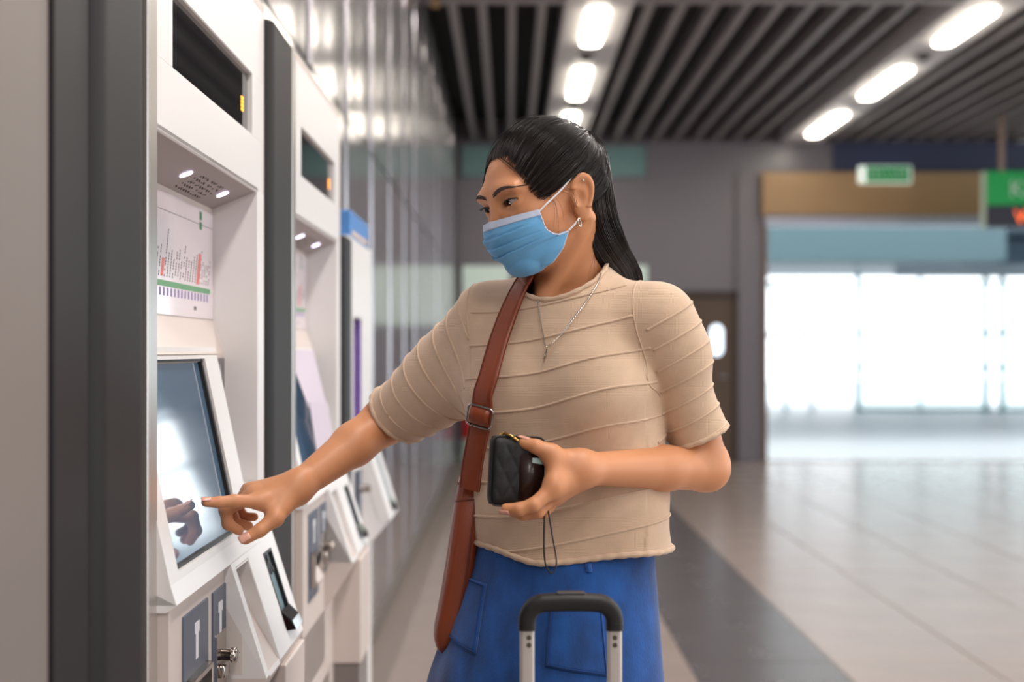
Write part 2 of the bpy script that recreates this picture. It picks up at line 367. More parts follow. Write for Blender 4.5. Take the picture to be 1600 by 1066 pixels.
def cx(z):      # console slope: how far the front stands out at height z
    return .21 * (1.087 - z) if z > 1.0 else .0183 + .316 * (1.0 - z)
def slab(b, y0, y1, z0, z1, out=0, th=.012):
    """a plate lying on the console slope"""
    if z0 < 1.0 < z1:
        slab(b, y0, y1, z0, 1.0, out, th); slab(b, y0, y1, 1.0, z1, out, th); return b
    e = 1e-6
    a0, a1 = cx(z0 if z0 != 1.0 else 1.0) + out, cx(z1) + out
    if z0 == 1.0: a0 = .0183 + out
    return b.hexa([(a0, y0, z0), (a0, y1, z0), (a1, y1, z1), (a1, y0, z1), (a0 - th, y0, z0), (a0 - th, y1, z0), (a1 - th, y1, z1), (a1 - th, y0, z1)])
def on(y, z, out=0): return Vector((cx(z) + out, y, z))

def make_machine(label):
    W = .77; t = empty('ticket_machine', (0, 0, 0)); tag(t, label, 'ticket machine', 'tall ticket machines with touch screens')
    # body: stiles, header with a display opening, recess lining
    b = MB(); b.box(-.17, -.002, .012, W, .95, 1.03); b.box(-.17, -.125, .0, W, 0, 1.87); b.box(-.17, 0, 0, .012, .0, 1.87); b.box(-.17, 0, W - .012, W, 0, 1.87); b.box(-.17, 0, 0, W, 1.855, 1.87)
    b.build('carcass', m_cream, t)
    b = MB(); y0, y1 = .106, .658; z0, z1 = 1.635, 1.733
    b.box(-.02, 0, .022, W - .012, z1, 1.856, .0015, 1); b.box(-.02, 0, .022, W - .012, 1.545, z0, .0015, 1); b.box(-.02, 0, .022, y0, z0 - .001, z1 + .001); b.box(-.02, 0, y1, W - .012, z0 - .001, z1 + .001)
    hd = b.build('header', m_white, t)
    MB().box(-.018, -.0008, .70, .7015, 1.56, 1.85).me
    MB().box(-.012, -.008, y0 - .002, y1 + .002, z0 - .002, z1 + .002).build('display', m_dglass, hd)
    b = MB()
    for i in range(3):
        for j in range(4): b.box(-.0079, -.0072, .604 + .006 * i, .608 + .006 * i, 1.665 + .0062 * j, 1.6695 + .0062 * j)
    b.build('amber_digit', m_amber, hd)
    MB().box(-.05, .002, -.022, .022, .1, 1.862, .0015, 1).build('near_stile', m_silver, t)
    MB().box(-.10, .0015, .706, W - .012, 1.02, 1.547, .002, 1).build('far_stile', m_white, t)
    # recess lining
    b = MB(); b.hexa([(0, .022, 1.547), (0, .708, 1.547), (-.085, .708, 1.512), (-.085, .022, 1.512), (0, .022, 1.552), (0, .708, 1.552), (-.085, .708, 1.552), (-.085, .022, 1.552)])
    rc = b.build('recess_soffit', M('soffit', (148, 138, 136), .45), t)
    nrm = Vector((.4, 0, -1)).normalized()
    for y in (.35, .607): MB().disc((-.038, y, 1.5302), nrm, .010, .0006, 18).build('spot_led', m_led, rc)
    b = MB()
    for i in range(22):
        for j in range(5):
            if random.random() < .68:
                xx = -.028 - .009 * j - .002 * (i % 2); b.disc((xx, .40 + .0078 * i, 1.547 + xx * .412 - .0002), nrm, .0018, .0006, 6)
    b.build('speaker_holes', m_blackp, rc)
    b = MB(); b.box(-.085, -.075, .022, .708, 1.33, 1.52); b.hexa([(-.075, .022, 1.33), (-.075, .708, 1.33), (-.038, .565, 1.275), (-.038, .022, 1.275), (-.09, .022, 1.33), (-.09, .708, 1.33), (-.09, .708, 1.20), (-.09, .022, 1.20)])
    b.hexa([(-.075, .56, 1.33), (-.075, .708, 1.33), (-.056, .708, 1.275), (-.056, .56, 1.275), (-.09, .56, 1.33), (-.09, .708, 1.33), (-.09, .708, 1.2), (-.09, .56, 1.2)])
    b.box(-.09, -.056, .56, .708, 1.04, 1.276)
    b.build('recess_back', m_cream, t)
    b = MB(); b.hexa([(0, .708, 1.547), (0, .706, 1.04), (-.09, .706, 1.04), (-.09, .706, 1.516), (0, .72, 1.55), (0, .72, 1.04), (-.09, .72, 1.04), (-.09, .72, 1.52)]); b.build('recess_side', m_cream, t)
    # route map poster
    pz0, pz1, py0, py1 = 1.332, 1.508, .03, .704
    po = MB().box(-.0752, -.0738, py0, py1, pz0, pz1).build('route_map', m_paper, t)
    xs = -.0736
    def q(b, y, z, w, h, sl=0): return b.hexa([(xs - .0004, y, z), (xs - .0004, y + w, z), (xs - .0004, y + w + sl, z + h), (xs - .0004, y + sl, z + h), (xs, y, z), (xs, y + w, z), (xs, y + w + sl, z + h), (xs, y + sl, z + h)])
    b = MB(); q(b, py0, 1.4815, py1 - py0, .0009); k = 0
    for i in range(30):
        y = .20 + .0165 * i
        if y > .675: break
        h = [.046, .058, .036, .030, .034, .050, .040][(i * 5) % 7] * (1.25 if i in (10, 12) else 1)
        for s in range(int(h / .0042)):
            if random.random() < .86: q(b, y + .012 * (s * .0042) / .03, 1.3865 + s * .0042, .0045, .0031, .0012)
    b.build('station_names', m_ink['dark'], po)
    b = MB(); q(b, .30, 1.3725, .38, .0085); b.build('line_green', m_ink['green'], po); b = MB(); q(b, .10, 1.3735, .20, .0085); b.build('line_teal', m_ink['teal'], po)
    b = MB()
    for i in range(16): q(b, .315 + .0225 * i, 1.3592, .010, .0118, .001)
    b.build('station_codes', m_ink['violet'], po)
    for a_ in ((.575, 1.385, .02, .05, .02), (.345, 1.387, .016, .026, .01), (.25, 1.40, .014, .012, .004)): q(MB2 := MB(), *a_); MB2.build('red_name', m_ink['red'], po)
    b = MB(); q(b, .60, 1.489, .018, .0135); q(b, .60, 1.474, .018, .012); b.build('operator_mark', m_ink['deep'], po)
    b = MB(); q(b, .56, 1.3435, .018, .006); b.build('footnote', m_ink['dark'], po)
    # console: upper plate with the touch screen opening
    sy0, sy1, sz0, sz1 = .068, .472, 1.010, 1.268
    b = MB(); slab(b, .018, .565, .977, sz0, 0, .03); slab(b, .018, sy0, sz0, 1.285, 0, .03); slab(b, sy1, .565, sz0, 1.285, 0, .03); slab(b, sy0, sy1, sz1, 1.285, 0, .03)
    b.hexa([(cx(.977), .018, .977), (cx(.977), .345, .977), (cx(.977) - .012, .345, .968), (cx(.977) - .012, .018, .968), (0, .018, .99), (0, .345, .99), (0, .345, .968), (0, .018, .968)])
    cs = b.build('console', m_white, t)
    b = MB(); slab(b, sy0 - .004, sy1 + .004, sz0 - .003, sz1 + .003, -.010, .01); sc_ = b.build('screen', m_screen, cs)
    b = MB(); slab(b, sy0 - .001, sy1 + .001, sz0 - .0005, sz0 + .0035, -.004, .012); slab(b, sy1 - .010, sy1 + .001, sz0, sz1, -.004, .012); slab(b, sy0 - .001, sy1 + .001, sz1 - .004, sz1 + .001, -.004, .012); slab(b, sy0 - .001, sy0 + .006, sz0, sz1, -.004, .012)
    b.build('screen_bezel', m_blackp, cs)
    # card reader panel behind the console
    cr = MB().box(-.058, -.054, .582, .702, 1.08, 1.268, .001, 1).build('card_reader', M('reader_dark', (88, 82, 84), .3), t)
    b = MB()
    for k, rr in enumerate((.012, .02, .028)):
        b.tube([(-.0535, .640 + rr * math.sin(a), 1.235 + rr * math.cos(a)) for a in [R(40 + 10 * i) for i in range(11)]], .0011, 6)
    b.tube([(-.0535, .63, 1.262), (-.0535, .636, 1.235), (-.0535, .652, 1.225)], .0012, 6); b.build('contactless_mark', m_mark, cr)
    # lower console with pocket and card slot
    zt, zb = 1.06, .815
    b = MB()
    slab(b, .345, .369, zb, .978, 0, .05); slab(b, .369, .46, .966, .978, 0, .05); slab(b, .46, .578, zb, .978, 0, .03); slab(b, .647, .703, zb, .978, 0, .03); slab(b, .578, .647, zb, .845, 0, .03); slab(b, .578, .647, .957, .978, 0, .03)
    slab(b, .565, .703, .978, zt, 0, .03); slab(b, .369, .46, zb - .003, zb + .004, 0, .05)
    b.hexa([(cx(zt), .565, zt), (cx(zt), .703, zt), (-.06, .703, zt + .004), (-.06, .565, zt + .004), (cx(zt), .565, zt - .02), (cx(zt), .703, zt - .02), (-.06, .703, zt - .02), (-.06, .565, zt - .02)])
    lc = b.build('lower_console', m_white, t)
    b = MB(); slab(b, .366, .462, zb, .97, -.046, .01); b.hexa([(cx(.815), .462, .815), (cx(.97), .462, .97), (cx(.97) - .05, .462, .97), (cx(.815) - .05, .462, .815), (cx(.815), .466, .815), (cx(.97), .466, .97), (cx(.97) - .05, .466, .97), (cx(.815) - .05, .466, .815)])
    b.hexa([(cx(.968), .369, .9679), (cx(.968), .46, .9679), (cx(.968) - .05, .46, .95), (cx(.968) - .05, .369, .95), (cx(.968), .369, .969), (cx(.968), .46, .969), (cx(.968) - .05, .46, .969), (cx(.968) - .05, .369, .969)])
    b.build('receipt_pocket', m_grey_marble, lc)
    b = MB()
    for k in range(26): b.disc(on(random.uniform(.376, .395), random.uniform(.825, .87), -.0445), (1, 0, .3), random.uniform(.002, .005), .0012, 7)
    b.build('braille_strip', m_chrome, lc)
    b = MB(); slab(b, .578, .647, .845, .957, -.006, .004); b.build('slot_glass', M('slot_glass', (150, 176, 186), .08, coat=.5, var=.25, vscale=40), lc)
    b = MB(); slab(b, .576, .5805, .844, .959, .001, .012); slab(b, .6445, .649, .844, .959, .001, .012); slab(b, .576, .649, .955, .959, .001, .012)
    slab(b, .604, .612, .922, .95, -.0015, .002); 
    for s in (-1, 1): b.hexa([on(.612, .952, -.0015), on(.608, .945, -.0015), on(.608 + .018 * s, .922, -.0015), on(.608 + .024 * s, .926, -.0015), on(.612, .952, -.004), on(.608, .945, -.004), on(.608 + .018 * s, .922, -.004), on(.608 + .024 * s, .926, -.004)])
    b.build('slot_frame', m_blackp, lc)
    b = MB(); b.hexa([on(.574, .838, .001), on(.651, .838, .001), on(.651, .868, .001), on(.574, .868, .001), on(.584, .838, .014), on(.651, .838, .014), on(.651, .852, .012), on(.584, .852, .012)]); b.build('card_holder', M('gloss_black', (14, 14, 16), .08, coat=.8), lc)
    # underside wedge
    b = MB(); b.prism([(cx(zb), zb), (cx(zb) - .004, zb - .012), (.02, .715), (-.05, .715), (-.05, .95), (.0, .95)], 'y', .345, .703); b.build('wedge', m_cream, lc)
    # flat front under the console with the coin plates
    b = MB(); b.box(-.12, .017, .022, .346, .60, .974, .002, 1); b.box(-.12, .017, .022, W - .012, .60, .716, .002, 1); b.build('coin_front', m_cream, t)
    def plate(y0, y1, zb_):
        p = MB().box(.014, .0195, y0, y1, zb_, .951, .001, 1).build('coin_plate', m_plate, t); w = y1 - y0; ym = (y0 + y1) / 2
        k = MB(); k.box(.0193, .0202, ym - .012, ym + .014, .918, .932); k.box(.0193, .0202, ym - .006, ym + .008, .885, .918); k.build('pictogram', m_mark, p)
        return p
    p = plate(.083, .227, .772)
    b = MB(); b.box(.017, .030, .10, .212, .862, .870, .001, 1); b.box(.017, .030, .10, .212, .800, .806, .001, 1); b.box(.017, .030, .10, .108, .80, .87, .001, 1); b.box(.017, .030, .204, .212, .80, .87, .001, 1); b.build('slot_rim', m_chrome, p)
    MB().box(.012, .0205, .108, .204, .806, .862).build('slot_opening', m_blackp, p)
    MB().hexa([(.021, .112, .808), (.021, .2, .808), (.021, .2, .832), (.021, .112, .832), (.034, .112, .808), (.034, .2, .808), (.022, .2, .832), (.022, .112, .832)]).build('slot_tray', m_cream, p)
    p = plate(.258, .348, .800)
    b = MB(); b.box(.018, .0215, .272, .338, .81, .89, .002, 1); b.build('knob_backing', m_chrome, p)
    b = MB(); b.tube([(.02, .305, .858), (.034, .305, .857), (.0345, .305, .857), (.042, .305, .857)], [.008, .008, .0105, .0105], 14); b.box(.02, .03, .285, .322, .828, .846, .003); b.box(.034, .041, .297, .327, .853, .861, .002); b.build('knob', m_chrome, p, True)
    # lower cabinet
    b = MB(); b.box(-.12, .0165, .022, .08, .40, .602, .002, 1); b.box(-.12, .0165, .45, W - .012, .40, .602, .002, 1); b.box(-.12, .0165, .08, .45, .56, .602, .002, 1); b.box(-.12, .0165, .022, W - .012, .1, .42, .002, 1); b.build('lower_front', m_cream, t)
    MB().box(-.08, -.05, .08, .45, .42, .56).build('return_tray', m_blackp, t)
    MB().hexa([(.0165, .085, .42), (.0165, .445, .42), (.045, .445, .45), (.045, .085, .45), (-.03, .085, .42), (-.03, .445, .42), (.035, .445, .456), (.035, .085, .456)]).build('tray_lip', m_white, t)
    MB().box(.0165, .0185, .03, .078, .43, .56).build('coin_plate', m_plate, t)
    MB().box(-.05, .08, .50, .70, .56, .80, .003).build('side_box', m_cream, t)
    MB().box(-.05, .076, .505, .698, .10, .56, .003).build('side_box_base', M('plinth_grey', (120, 112, 110), .5), t)
    MB().box(-.15, -.01, .0, W, 0, .10).build('plinth', m_dark, t)
    return t

t1 = make_machine('nearest white ticket machine, its touch screen pressed by the person'); t1.location = (FX, 1.67, 0)
t2 = copy_tree(t1); t2.location = (FX, 2.77, 0); t2['label'] = 'middle white ticket machine with papers on its screen, beyond the dark column'
# loose papers on the second machine
m_sheet = M('paper_sheet', (196, 186, 200), .6)
e = empty('paper_notice', (FX - .026, 3.15, 1.222)); tag(e, 'white printed paper sheets lying on the middle machine screen', 'paper')
b = MB(); b.hexa([(.03, -.2, -.06), (.03, .12, -.09), (-.012, .17, .06), (-.012, -.22, .06), (.0315, -.2, -.06), (.0315, .12, -.09), (-.0105, .17, .06), (-.0105, -.22, .06)]); b.build('sheet', m_sheet, e)
b = MB(); b.hexa([(.048, -.16, -.20), (.048, .16, -.22), (.03, .10, -.06), (.03, -.19, -.05), (.0495, -.16, -.20), (.0495, .16, -.22), (.0315, .10, -.06), (.0315, -.19, -.05)]); b.build('sheet', m_sheet, e)
b = MB(); b.box(.048, .0505, .02, .10, -.18, -.175); b.box(.044, .0465, .0, .10, -.155, -.150); b.build('print', m_ink['violet'], e)
b = MB(); b.box(.0455, .048, .04, .10, -.165, -.158); b.build('print', m_ink['red'], e)
# third machine: lower, with a blue sign on top
t3 = empty('fare_machine', (FX, 3.75, 0)); tag(t3, 'farthest low white fare machine with a blue sign on top', 'ticket machine')
b = MB(); b.box(-.16, -.03, 0, .60, .1, 1.585); b.box(-.04, 0, 0, .10, .95, 1.585, .003, 1); b.box(-.04, 0, .33, .60, .95, 1.585, .003, 1); b.box(-.04, 0, .10, .33, 1.37, 1.585, .003, 1); b.box(-.04, 0, .0, .60, .1, .96, .003, 1); b.build('body', m_white, t3)
MB().box(-.034, -.03, .10, .33, .95, 1.37).box(-.03, -.003, .324, .329, .962, 1.368).build('recess_panel', M('violet_panel', (136, 104, 190), .3), t3)
b = MB(); slab(b, .266, .564, .80, .99, .004, .03); b.prism([(cx(.80) + .002, .80), (.0, .70), (-.02, .70), (-.02, 1.0), (cx(.99) + .002, .99)], 'y', .27, .56); b.build('console', m_white, t3)
b = MB(); slab(b, .40, .45, .83, .98, .006, .004); b.build('slot_glass', MATS['slot_glass'], t3); b = MB(); b.hexa([on(.395, .815, .004), on(.455, .815, .004), on(.455, .85, .004), on(.395, .85, .004), on(.395, .815, .016), on(.455, .815, .016), on(.455, .835, .014), on(.395, .835, .014)]); b.build('card_holder', MATS['gloss_black'], t3)
MB().box(.0, .012, .12, .2, .80, .95, .001).build('coin_plate', m_plate, t3); MB().tube([(.012, .16, .9), (.04, .16, .9)], .012, 12).build('knob', m_chrome, t3)
m_bsign = M('sign_blue', (84, 140, 206), .3); b = MB(); b.box(-.05, -.0, .03, .50, 1.585, 1.655, .004); b.build('sign_board', m_bsign, t3); MB().box(-.001, .001, .06, .46, 1.592, 1.602).build('sign_stripe', M('stripe_warm', (230, 200, 170), .4), t3)
MB().box(-.15, -.02, .0, .60, 0, .1).build('plinth', m_dark, t3)

# ---- dark columns between the machines
def column(y0, y1, top, label):
    e = empty('divider_column', (FX, y0, 0)); tag(e, label, 'column', 'dark columns between the ticket machines')
    w = y1 - y0; r = min(.07, w * .3); pr = [(-.16, 0), (-.0, 0)]
    pr = [(-.16, 0.002)] + [(.012 - r * .4 + r * .4 * math.cos(R(a)), .002 + r * .5 - r * .5 * math.cos(R(90 - a))) for a in range(90, -1, -10)][::1]
    pr += [(.012 - r + r * math.cos(R(a)), w - .002 - r + r * math.sin(R(a))) for a in range(0, 91, 6)] + [(-.16, w - .002)]
    b = MB(); b.prism(pr, 'z', 0, top); o = b.build('shaft', m_dark, e)
    MB().prism([(x * .97 - .002, .006 + y * .96) for x, y in pr], 'z', top, top + .004).build('cap', M('column_cap', (36, 34, 36), .4), e)
column(1.41, 1.645, 2.2, 'nearest dark anthracite column left of the first ticket machine')
column(2.445, 2.742, 1.85, 'dark rounded column between nearest and middle ticket machines')
column(3.55, 3.748, 1.565, 'short dark column between the middle and farthest machines')
e = empty('filler_panel', (FX, 1.30, 0)); tag(e, 'narrow flat dark panel between grey wall and nearest column', 'panel')
MB().box(-.16, .004, .001, .107, 0, 2.2, .002, 1).build('face', m_dark, e); MB().box(-.16, -.004, -.001, .109, 2.2, 2.21).build('cap', MATS['column_cap'], e)

# ================================================================== PERSON
# ---- small signed-distance toolkit with a surface-net mesher
def smin(a, b, k):
    h = np.clip(.5 + .5 * (b - a) / k, 0, 1); return b + (a - b) * h - k * h * (1 - h)
def smax(a, b, k): return -smin(-a, -b, k)
def cone(P, a, b, ra, rb):
    a = np.asarray(a, float); b = np.asarray(b, float); ab = b - a
    t = np.clip(((P - a) @ ab) / max(ab @ ab, 1e-12), 0, 1)
    return np.linalg.norm(P - a - t[:, None] * ab, axis=1) - (ra + (rb - ra) * t)
def ell(P, c, r, Rm=None):
    q = P - np.asarray(c, float)
    if Rm is not None: q = q @ Rm
    r = np.asarray(r, float); k0 = np.linalg.norm(q / r, axis=1); k1 = np.linalg.norm(q / (r * r), axis=1) + 1e-9
    return k0 * (k0 - 1) / k1
def rotx(a): c, s = math.cos(a), math.sin(a); return np.array([[1, 0, 0], [0, c, -s], [0, s, c]])
def roty(a): c, s = math.cos(a), math.sin(a); return np.array([[c, 0, s], [0, 1, 0], [-s, 0, c]])
def rotz(a): c, s = math.cos(a), math.sin(a); return np.array([[c, -s, 0], [s, c, 0], [0, 0, 1]])

def surface(f, lo, hi, h, newton=2):
    lo = np.asarray(lo, float); B = 4
    n = (np.ceil((np.asarray(hi) - lo) / h / B).astype(int)) * B
    nb = n // B
    gx, gy, gz = np.meshgrid(*[np.arange(k) for k in nb], indexing='ij')
    cb = lo + (np.stack([gx, gy, gz], -1).reshape(-1, 3) * B + (B - 1) / 2) * h
    vb = f(cb)
    V = np.repeat(np.repeat(np.repeat(vb.reshape(nb), B, 0), B, 1), B, 2).astype(np.float32)
    act = np.nonzero(np.abs(vb) < B * h * 2.2)[0]
    bi = np.stack(np.unravel_index(act, nb), 1) * B
    off = np.stack(np.meshgrid(*[np.arange(B)] * 3, indexing='ij'), -1).reshape(-1, 3)
    for s in range(0, len(bi), 6000):
        idx = (bi[s:s + 6000, None, :] + off[None]).reshape(-1, 3)
        V[idx[:, 0], idx[:, 1], idx[:, 2]] = f(lo + idx * h)
    I = V < 0
    c = I[:-1, :-1, :-1].astype(np.int8)
    tot = sum(I[a:I.shape[0] - 1 + a, b:I.shape[1] - 1 + b, d:I.shape[2] - 1 + d].astype(np.int8) for a in (0, 1) for b in (0, 1) for d in (0, 1))
    cell = np.stack(np.nonzero((tot > 0) & (tot < 8)), 1)
    cid = -np.ones(tot.shape, np.int32); cid[tuple(cell.T)] = np.arange(len(cell))
    acc = np.zeros((len(cell), 3)); cnt = np.zeros(len(cell))
    corners = [(a, b, d) for a in (0, 1) for b in (0, 1) for d in (0, 1)]
    for A in corners:
        for ax in range(3):
            if A[ax]: continue
            Bc = list(A); Bc[ax] = 1
            va = V[cell[:, 0] + A[0], cell[:, 1] + A[1], cell[:, 2] + A[2]]; vb_ = V[cell[:, 0] + Bc[0], cell[:, 1] + Bc[1], cell[:, 2] + Bc[2]]
            m = (va < 0) != (vb_ < 0)
            t = np.where(m, va / np.where(m, va - vb_, 1), 0)
            p = np.array(A)[None] + np.zeros((len(cell), 3)); p[:, ax] += t
            acc += np.where(m[:, None], p, 0); cnt += m
    P = lo + (cell + acc / cnt[:, None]) * h
    F = []
    for ax in range(3):
        sl0 = [slice(1, -1)] * 3; sl1 = [slice(1, -1)] * 3
        sl0[ax] = slice(0, -1); sl1[ax] = slice(1, None)
        a, b = I[tuple(sl0)], I[tuple(sl1)]
        e = np.stack(np.nonzero(a != b), 1)
        sg = a[tuple(e.T)]
        base = e.copy()
        for k in range(3):
            if k != ax: base[:, k] += 1
        u, w = (ax + 1) % 3, (ax + 2) % 3
        def g(du, dw):
            q = base.copy(); q[:, u] -= du; q[:, w] -= dw; return cid[q[:, 0], q[:, 1], q[:, 2]]
        quad = np.stack([g(1, 1), g(0, 1), g(0, 0), g(1, 0)], 1)
        quad[~sg] = quad[~sg][:, ::-1]
        F.append(quad)
    F = np.concatenate(F); F = F[(F >= 0).all(1)]
    for _ in range(newton):
        e = h * .35; d = f(P)
        G = np.stack([(f(P + np.eye(3)[k] * e) - f(P - np.eye(3)[k] * e)) / (2 * e) for k in range(3)], 1)
        stp = d[:, None] * G / np.maximum((G * G).sum(1), .15)[:, None]
        ln = np.linalg.norm(stp, axis=1, keepdims=True); stp *= np.minimum(1, h * .8 / np.maximum(ln, 1e-12))
        P = P - stp
    return P, F
def gradn(f, P, e=.0008):
    G = np.stack([(f(P + np.eye(3)[k] * e) - f(P - np.eye(3)[k] * e)) for k in range(3)], 1)
    return G / np.maximum(np.linalg.norm(G, axis=1, keepdims=True), 1e-9)
def cast(f, pix, t0=1.5, t1=2.5):
    """walk camera-pixel guesses onto a shape: where on the body a feature sits"""
    pix = np.asarray(pix, float); d = np.stack([(pix[:, 0] - VX) / FPX, np.ones(len(pix)), (VY - pix[:, 1]) / FPX], 1)
    o = np.array([0, 0, CAMZ]); t = np.full(len(pix), t0)
    for _ in range(160): t = np.minimum(t + np.clip(f(o + d * t[:, None]), -.004, .02) * .7, t1)
    return o + d * t[:, None]
def cr(pts, n):
    """catmull-rom through points (any dimension)"""
    p = np.asarray(pts, float); p = np.vstack([2 * p[0] - p[1], p, 2 * p[-1] - p[-2]]); out = []
    for i in range(1, len(p) - 2):
        for t in np.linspace(0, 1, n, endpoint=False):
            out.append(.5 * (2 * p[i] + (p[i + 1] - p[i - 1]) * t + (2 * p[i - 1] - 5 * p[i] + 4 * p[i + 1] - p[i + 2]) * t * t + (3 * p[i] - p[i - 1] - 3 * p[i + 1] + p[i + 2]) * t ** 3))
    out.append(p[-2]); return np.array(out)
PX = lambda x, y, Y: np.array(px(x, y, Y))

# ---- frames
AL = R(25); BC = np.array([.083, 1.97, 0.])                       # torso turned 25 deg to her right
BL = np.array([math.cos(AL), -math.sin(AL), 0]); BF = np.array([-math.sin(AL), -math.cos(AL), 0])
BM = np.stack([BL, BF, np.array([0, 0, 1.])], 1)                  # torso local -> world
def tb(x, y, z): return BC + BM @ np.array([x, y, z])
def headrot(b, p, r):
    Rr = np.array([[math.cos(r), 0, -math.sin(r)], [0, 1, 0], [math.sin(r), 0, math.cos(r)]])
    Pp = np.array([[1, 0, 0], [0, math.cos(p), math.sin(p)], [0, -math.sin(p), math.cos(p)]])
    return np.stack([[math.cos(b), -math.sin(b), 0], [-math.sin(b), -math.cos(b), 0], [0, 0, 1]], 1) @ Pp @ Rr
HM = headrot(R(56), R(13), R(6)); HS = .895; HC = np.array([.0525, 1.93, CAMZ + .193])
def h2w(p): return HC + (np.asarray(p, float) * HS) @ HM.T
def w2h(P): return ((P - HC) @ HM) / HS

# ---- skin, head
def f_skull(q):                                                    # head without ears and nose; head-local units
    x = np.abs(q[:, 0]); s = np.stack([x, q[:, 1], q[:, 2]], 1)
    d = ell(s, (0, -.008, .043), (.0735, .090, .081))
    d = smin(d, ell(s, (0, .034, .02), (.058, .059, .064)), .03)
    d = smin(d, ell(s, (0, .036, -.027), (.047, .052, .062)), .03)
    d = smin(d, ell(s, (.036, .050, -.012), (.020, .026, .020)), .025)          # cheek
    d = smin(d, cone(s, (.049, -.002, -.042), (.015, .066, -.070), .010, .012), .02)
    d = smin(d, ell(s, (0, .073, -.071), (.017, .014, .012)), .02)            # chin
    d = smin(d, ell(s, (.026, .083, .038), (.026, .011, .009)), .018)          # brow
    return d
EYE = (.0305, .0745, .0175)
def f_face(q):
    x = np.abs(q[:, 0]); s = np.stack([x, q[:, 1], q[:, 2]], 1)
    d = f_skull(q)
    d = smax(d, -ell(s, (.031, .0965, .0175), (.0165, .0125, .0105)), .012)     # socket
    nose = cone(s, (0, .0875, .026), (0, .1000, -.015), .0064, .0090)
    nose = smin(nose, ell(s, (.0105, .091, -.020), (.007, .009, .007)), .008)
    d = smin(d, nose, .010)
    d = smin(d, ell(s, (0, .087, -.047), (.020, .009, .008)), .010)
    lid = ell(s, EYE, (.0150, .0141, .0128))
    d = smin(d, lid, .006)
    u = (s[:, 0] - EYE[0]) / .0148; zc = EYE[2] + .0008 + .0022 * u            # almond slit, outer corner higher
    hh = .0041 * np.sqrt(np.clip(1 - u * u, 0, 1)) - .0002
    slit = np.maximum(np.abs(s[:, 2] - zc) - hh, .075 - s[:, 1]); slit = np.where(np.abs(u) < 1, slit, .01)
    return smax(d, -slit, .0012)
EARC = np.array([.0725, -.008, .003]); EARR = rotz(R(20)) @ roty(R(4)) @ rotx(R(12))
def f_ear(q):
    s = np.stack([np.abs(q[:, 0]), q[:, 1], q[:, 2]], 1); e = (s - EARC) @ EARR
    taper = 1 + .30 * np.clip(e[:, 2] / .03, -1, 1)
    e2 = np.stack([e[:, 0], e[:, 1] / taper, e[:, 2]], 1)
    d = ell(e2, (0, -.004, 0), (.0055, .0165, .0315))
    d = smin(d, ell(e2, (-.004, .004, 0), (.008, .010, .018)), .006)
    rim = np.abs(np.sqrt((e2[:, 1] + .004) ** 2 / .0145 ** 2 + e[:, 2] ** 2 / .0290 ** 2) - 1) * .0145
    rim = np.sqrt(rim ** 2 + (e[:, 0] - .0045) ** 2) - .0030
    rim = np.where((e[:, 2] < -.016) | ((e[:, 1] > .006) & (e[:, 2] < .010)), .01, rim)
    d = smin(d, rim, .0035)
    d = smax(d, -ell(e2, (.0085, -.0005, -.003), (.0065, .0078, .0125)), .003)
    d = smin(d, ell(e, (.003, .009, -.006), (.0035, .0035, .006)), .003)       # tragus
    return d
NB0 = h2w((0, -.030, -.035)); NB1 = tb(0, -.010, 1.36); NB2 = tb(0, 0, 1.25)
def f_neck(P):
    d = cone(P, NB0, NB1, .044, .0400)
    d = smin(d, cone(P, NB1, NB2, .044, .08), .03)
    a = h2w((.062, -.022, -.030)); b = tb(-.01, .055, 1.345)
    d = smin(d, cone(P, a, b, .008, .009), .02)                                # neck muscle
    a = h2w((-.062, -.022, -.030)); b = tb(-.01, .055, 1.345); d = smin(d, cone(P, a, b, .008, .009), .02)
    d = smin(d, cone(P, tb(-.08, .02, 1.322), tb(.08, .02, 1.322), .012, .012), .04)
    return d
def f_head(P):
    q = w2h(P); d = smin(f_face(q), f_ear(q), .006) * HS
    return smin(d, f_neck(P), .022)

# ---- arms and hands
SHR, ELR, WRR = tb(-.125, .02, 1.325), PX(606, 655, 2.15), PX(462, 763, 2.03)
SHL, ELL_, WRL = tb(.145, 0, 1.323), PX(1103, 731, 1.95), PX(907, 733, 1.80)
def hand(P, wr, palm, fingers, k=.010):
    d = None
    for m, r in palm:
        c = cone(P, wr, m, r[0], r[1]); d = c if d is None else smin(d, c, .016)
    out = d
    fs = None
    for ch in fingers:
        pts, rr = ch; fd = None
        for i in range(len(pts) - 1):
            c = cone(P, pts[i], pts[i + 1], rr[i], rr[i + 1]); fd = c if fd is None else smin(fd, c, .0035)
        fs = fd if fs is None else smin(fs, fd, .0012)
    return smin(out, fs, k)
RI = [PX(407, 784, 1.992), PX(366, 783, 1.972), PX(342, 785, 1.960), PX(322, 785, 1.952)]
RMd = [PX(398, 774, 2.008), PX(352, 797, 2.000), PX(356, 819, 2.003), PX(373, 829, 2.008)]
RRg = [PX(392, 768, 2.024), PX(360, 795, 2.018), PX(369, 818, 2.022), PX(388, 822, 2.024)]
RLt = [PX(389, 767, 2.040), PX(371, 790, 2.036), PX(381, 808, 2.037), PX(397, 808, 2.036)]
RT = [PX(446, 783, 2.012), PX(430, 810, 1.985), PX(406, 829, 1.972), PX(384, 842, 1.966)]
R_f = [(RI, (.0098, .0088, .0078, .0066)), (RMd, (.0100, .0090, .0082, .0070)), (RRg, (.0096, .0085, .0078, .0068)), (RLt, (.0088, .0074, .0068, .0060)), (RT, (.0135, .0110, .0094, .0080))]
R_p = [(RI[0], (.0175, .0112)), (RMd[0], (.0175, .0112)), (RRg[0], (.017, .0108)), (RLt[0], (.0165, .0098)), (RT[0] * .6 + RT[1] * .4, (.016, .0125))]
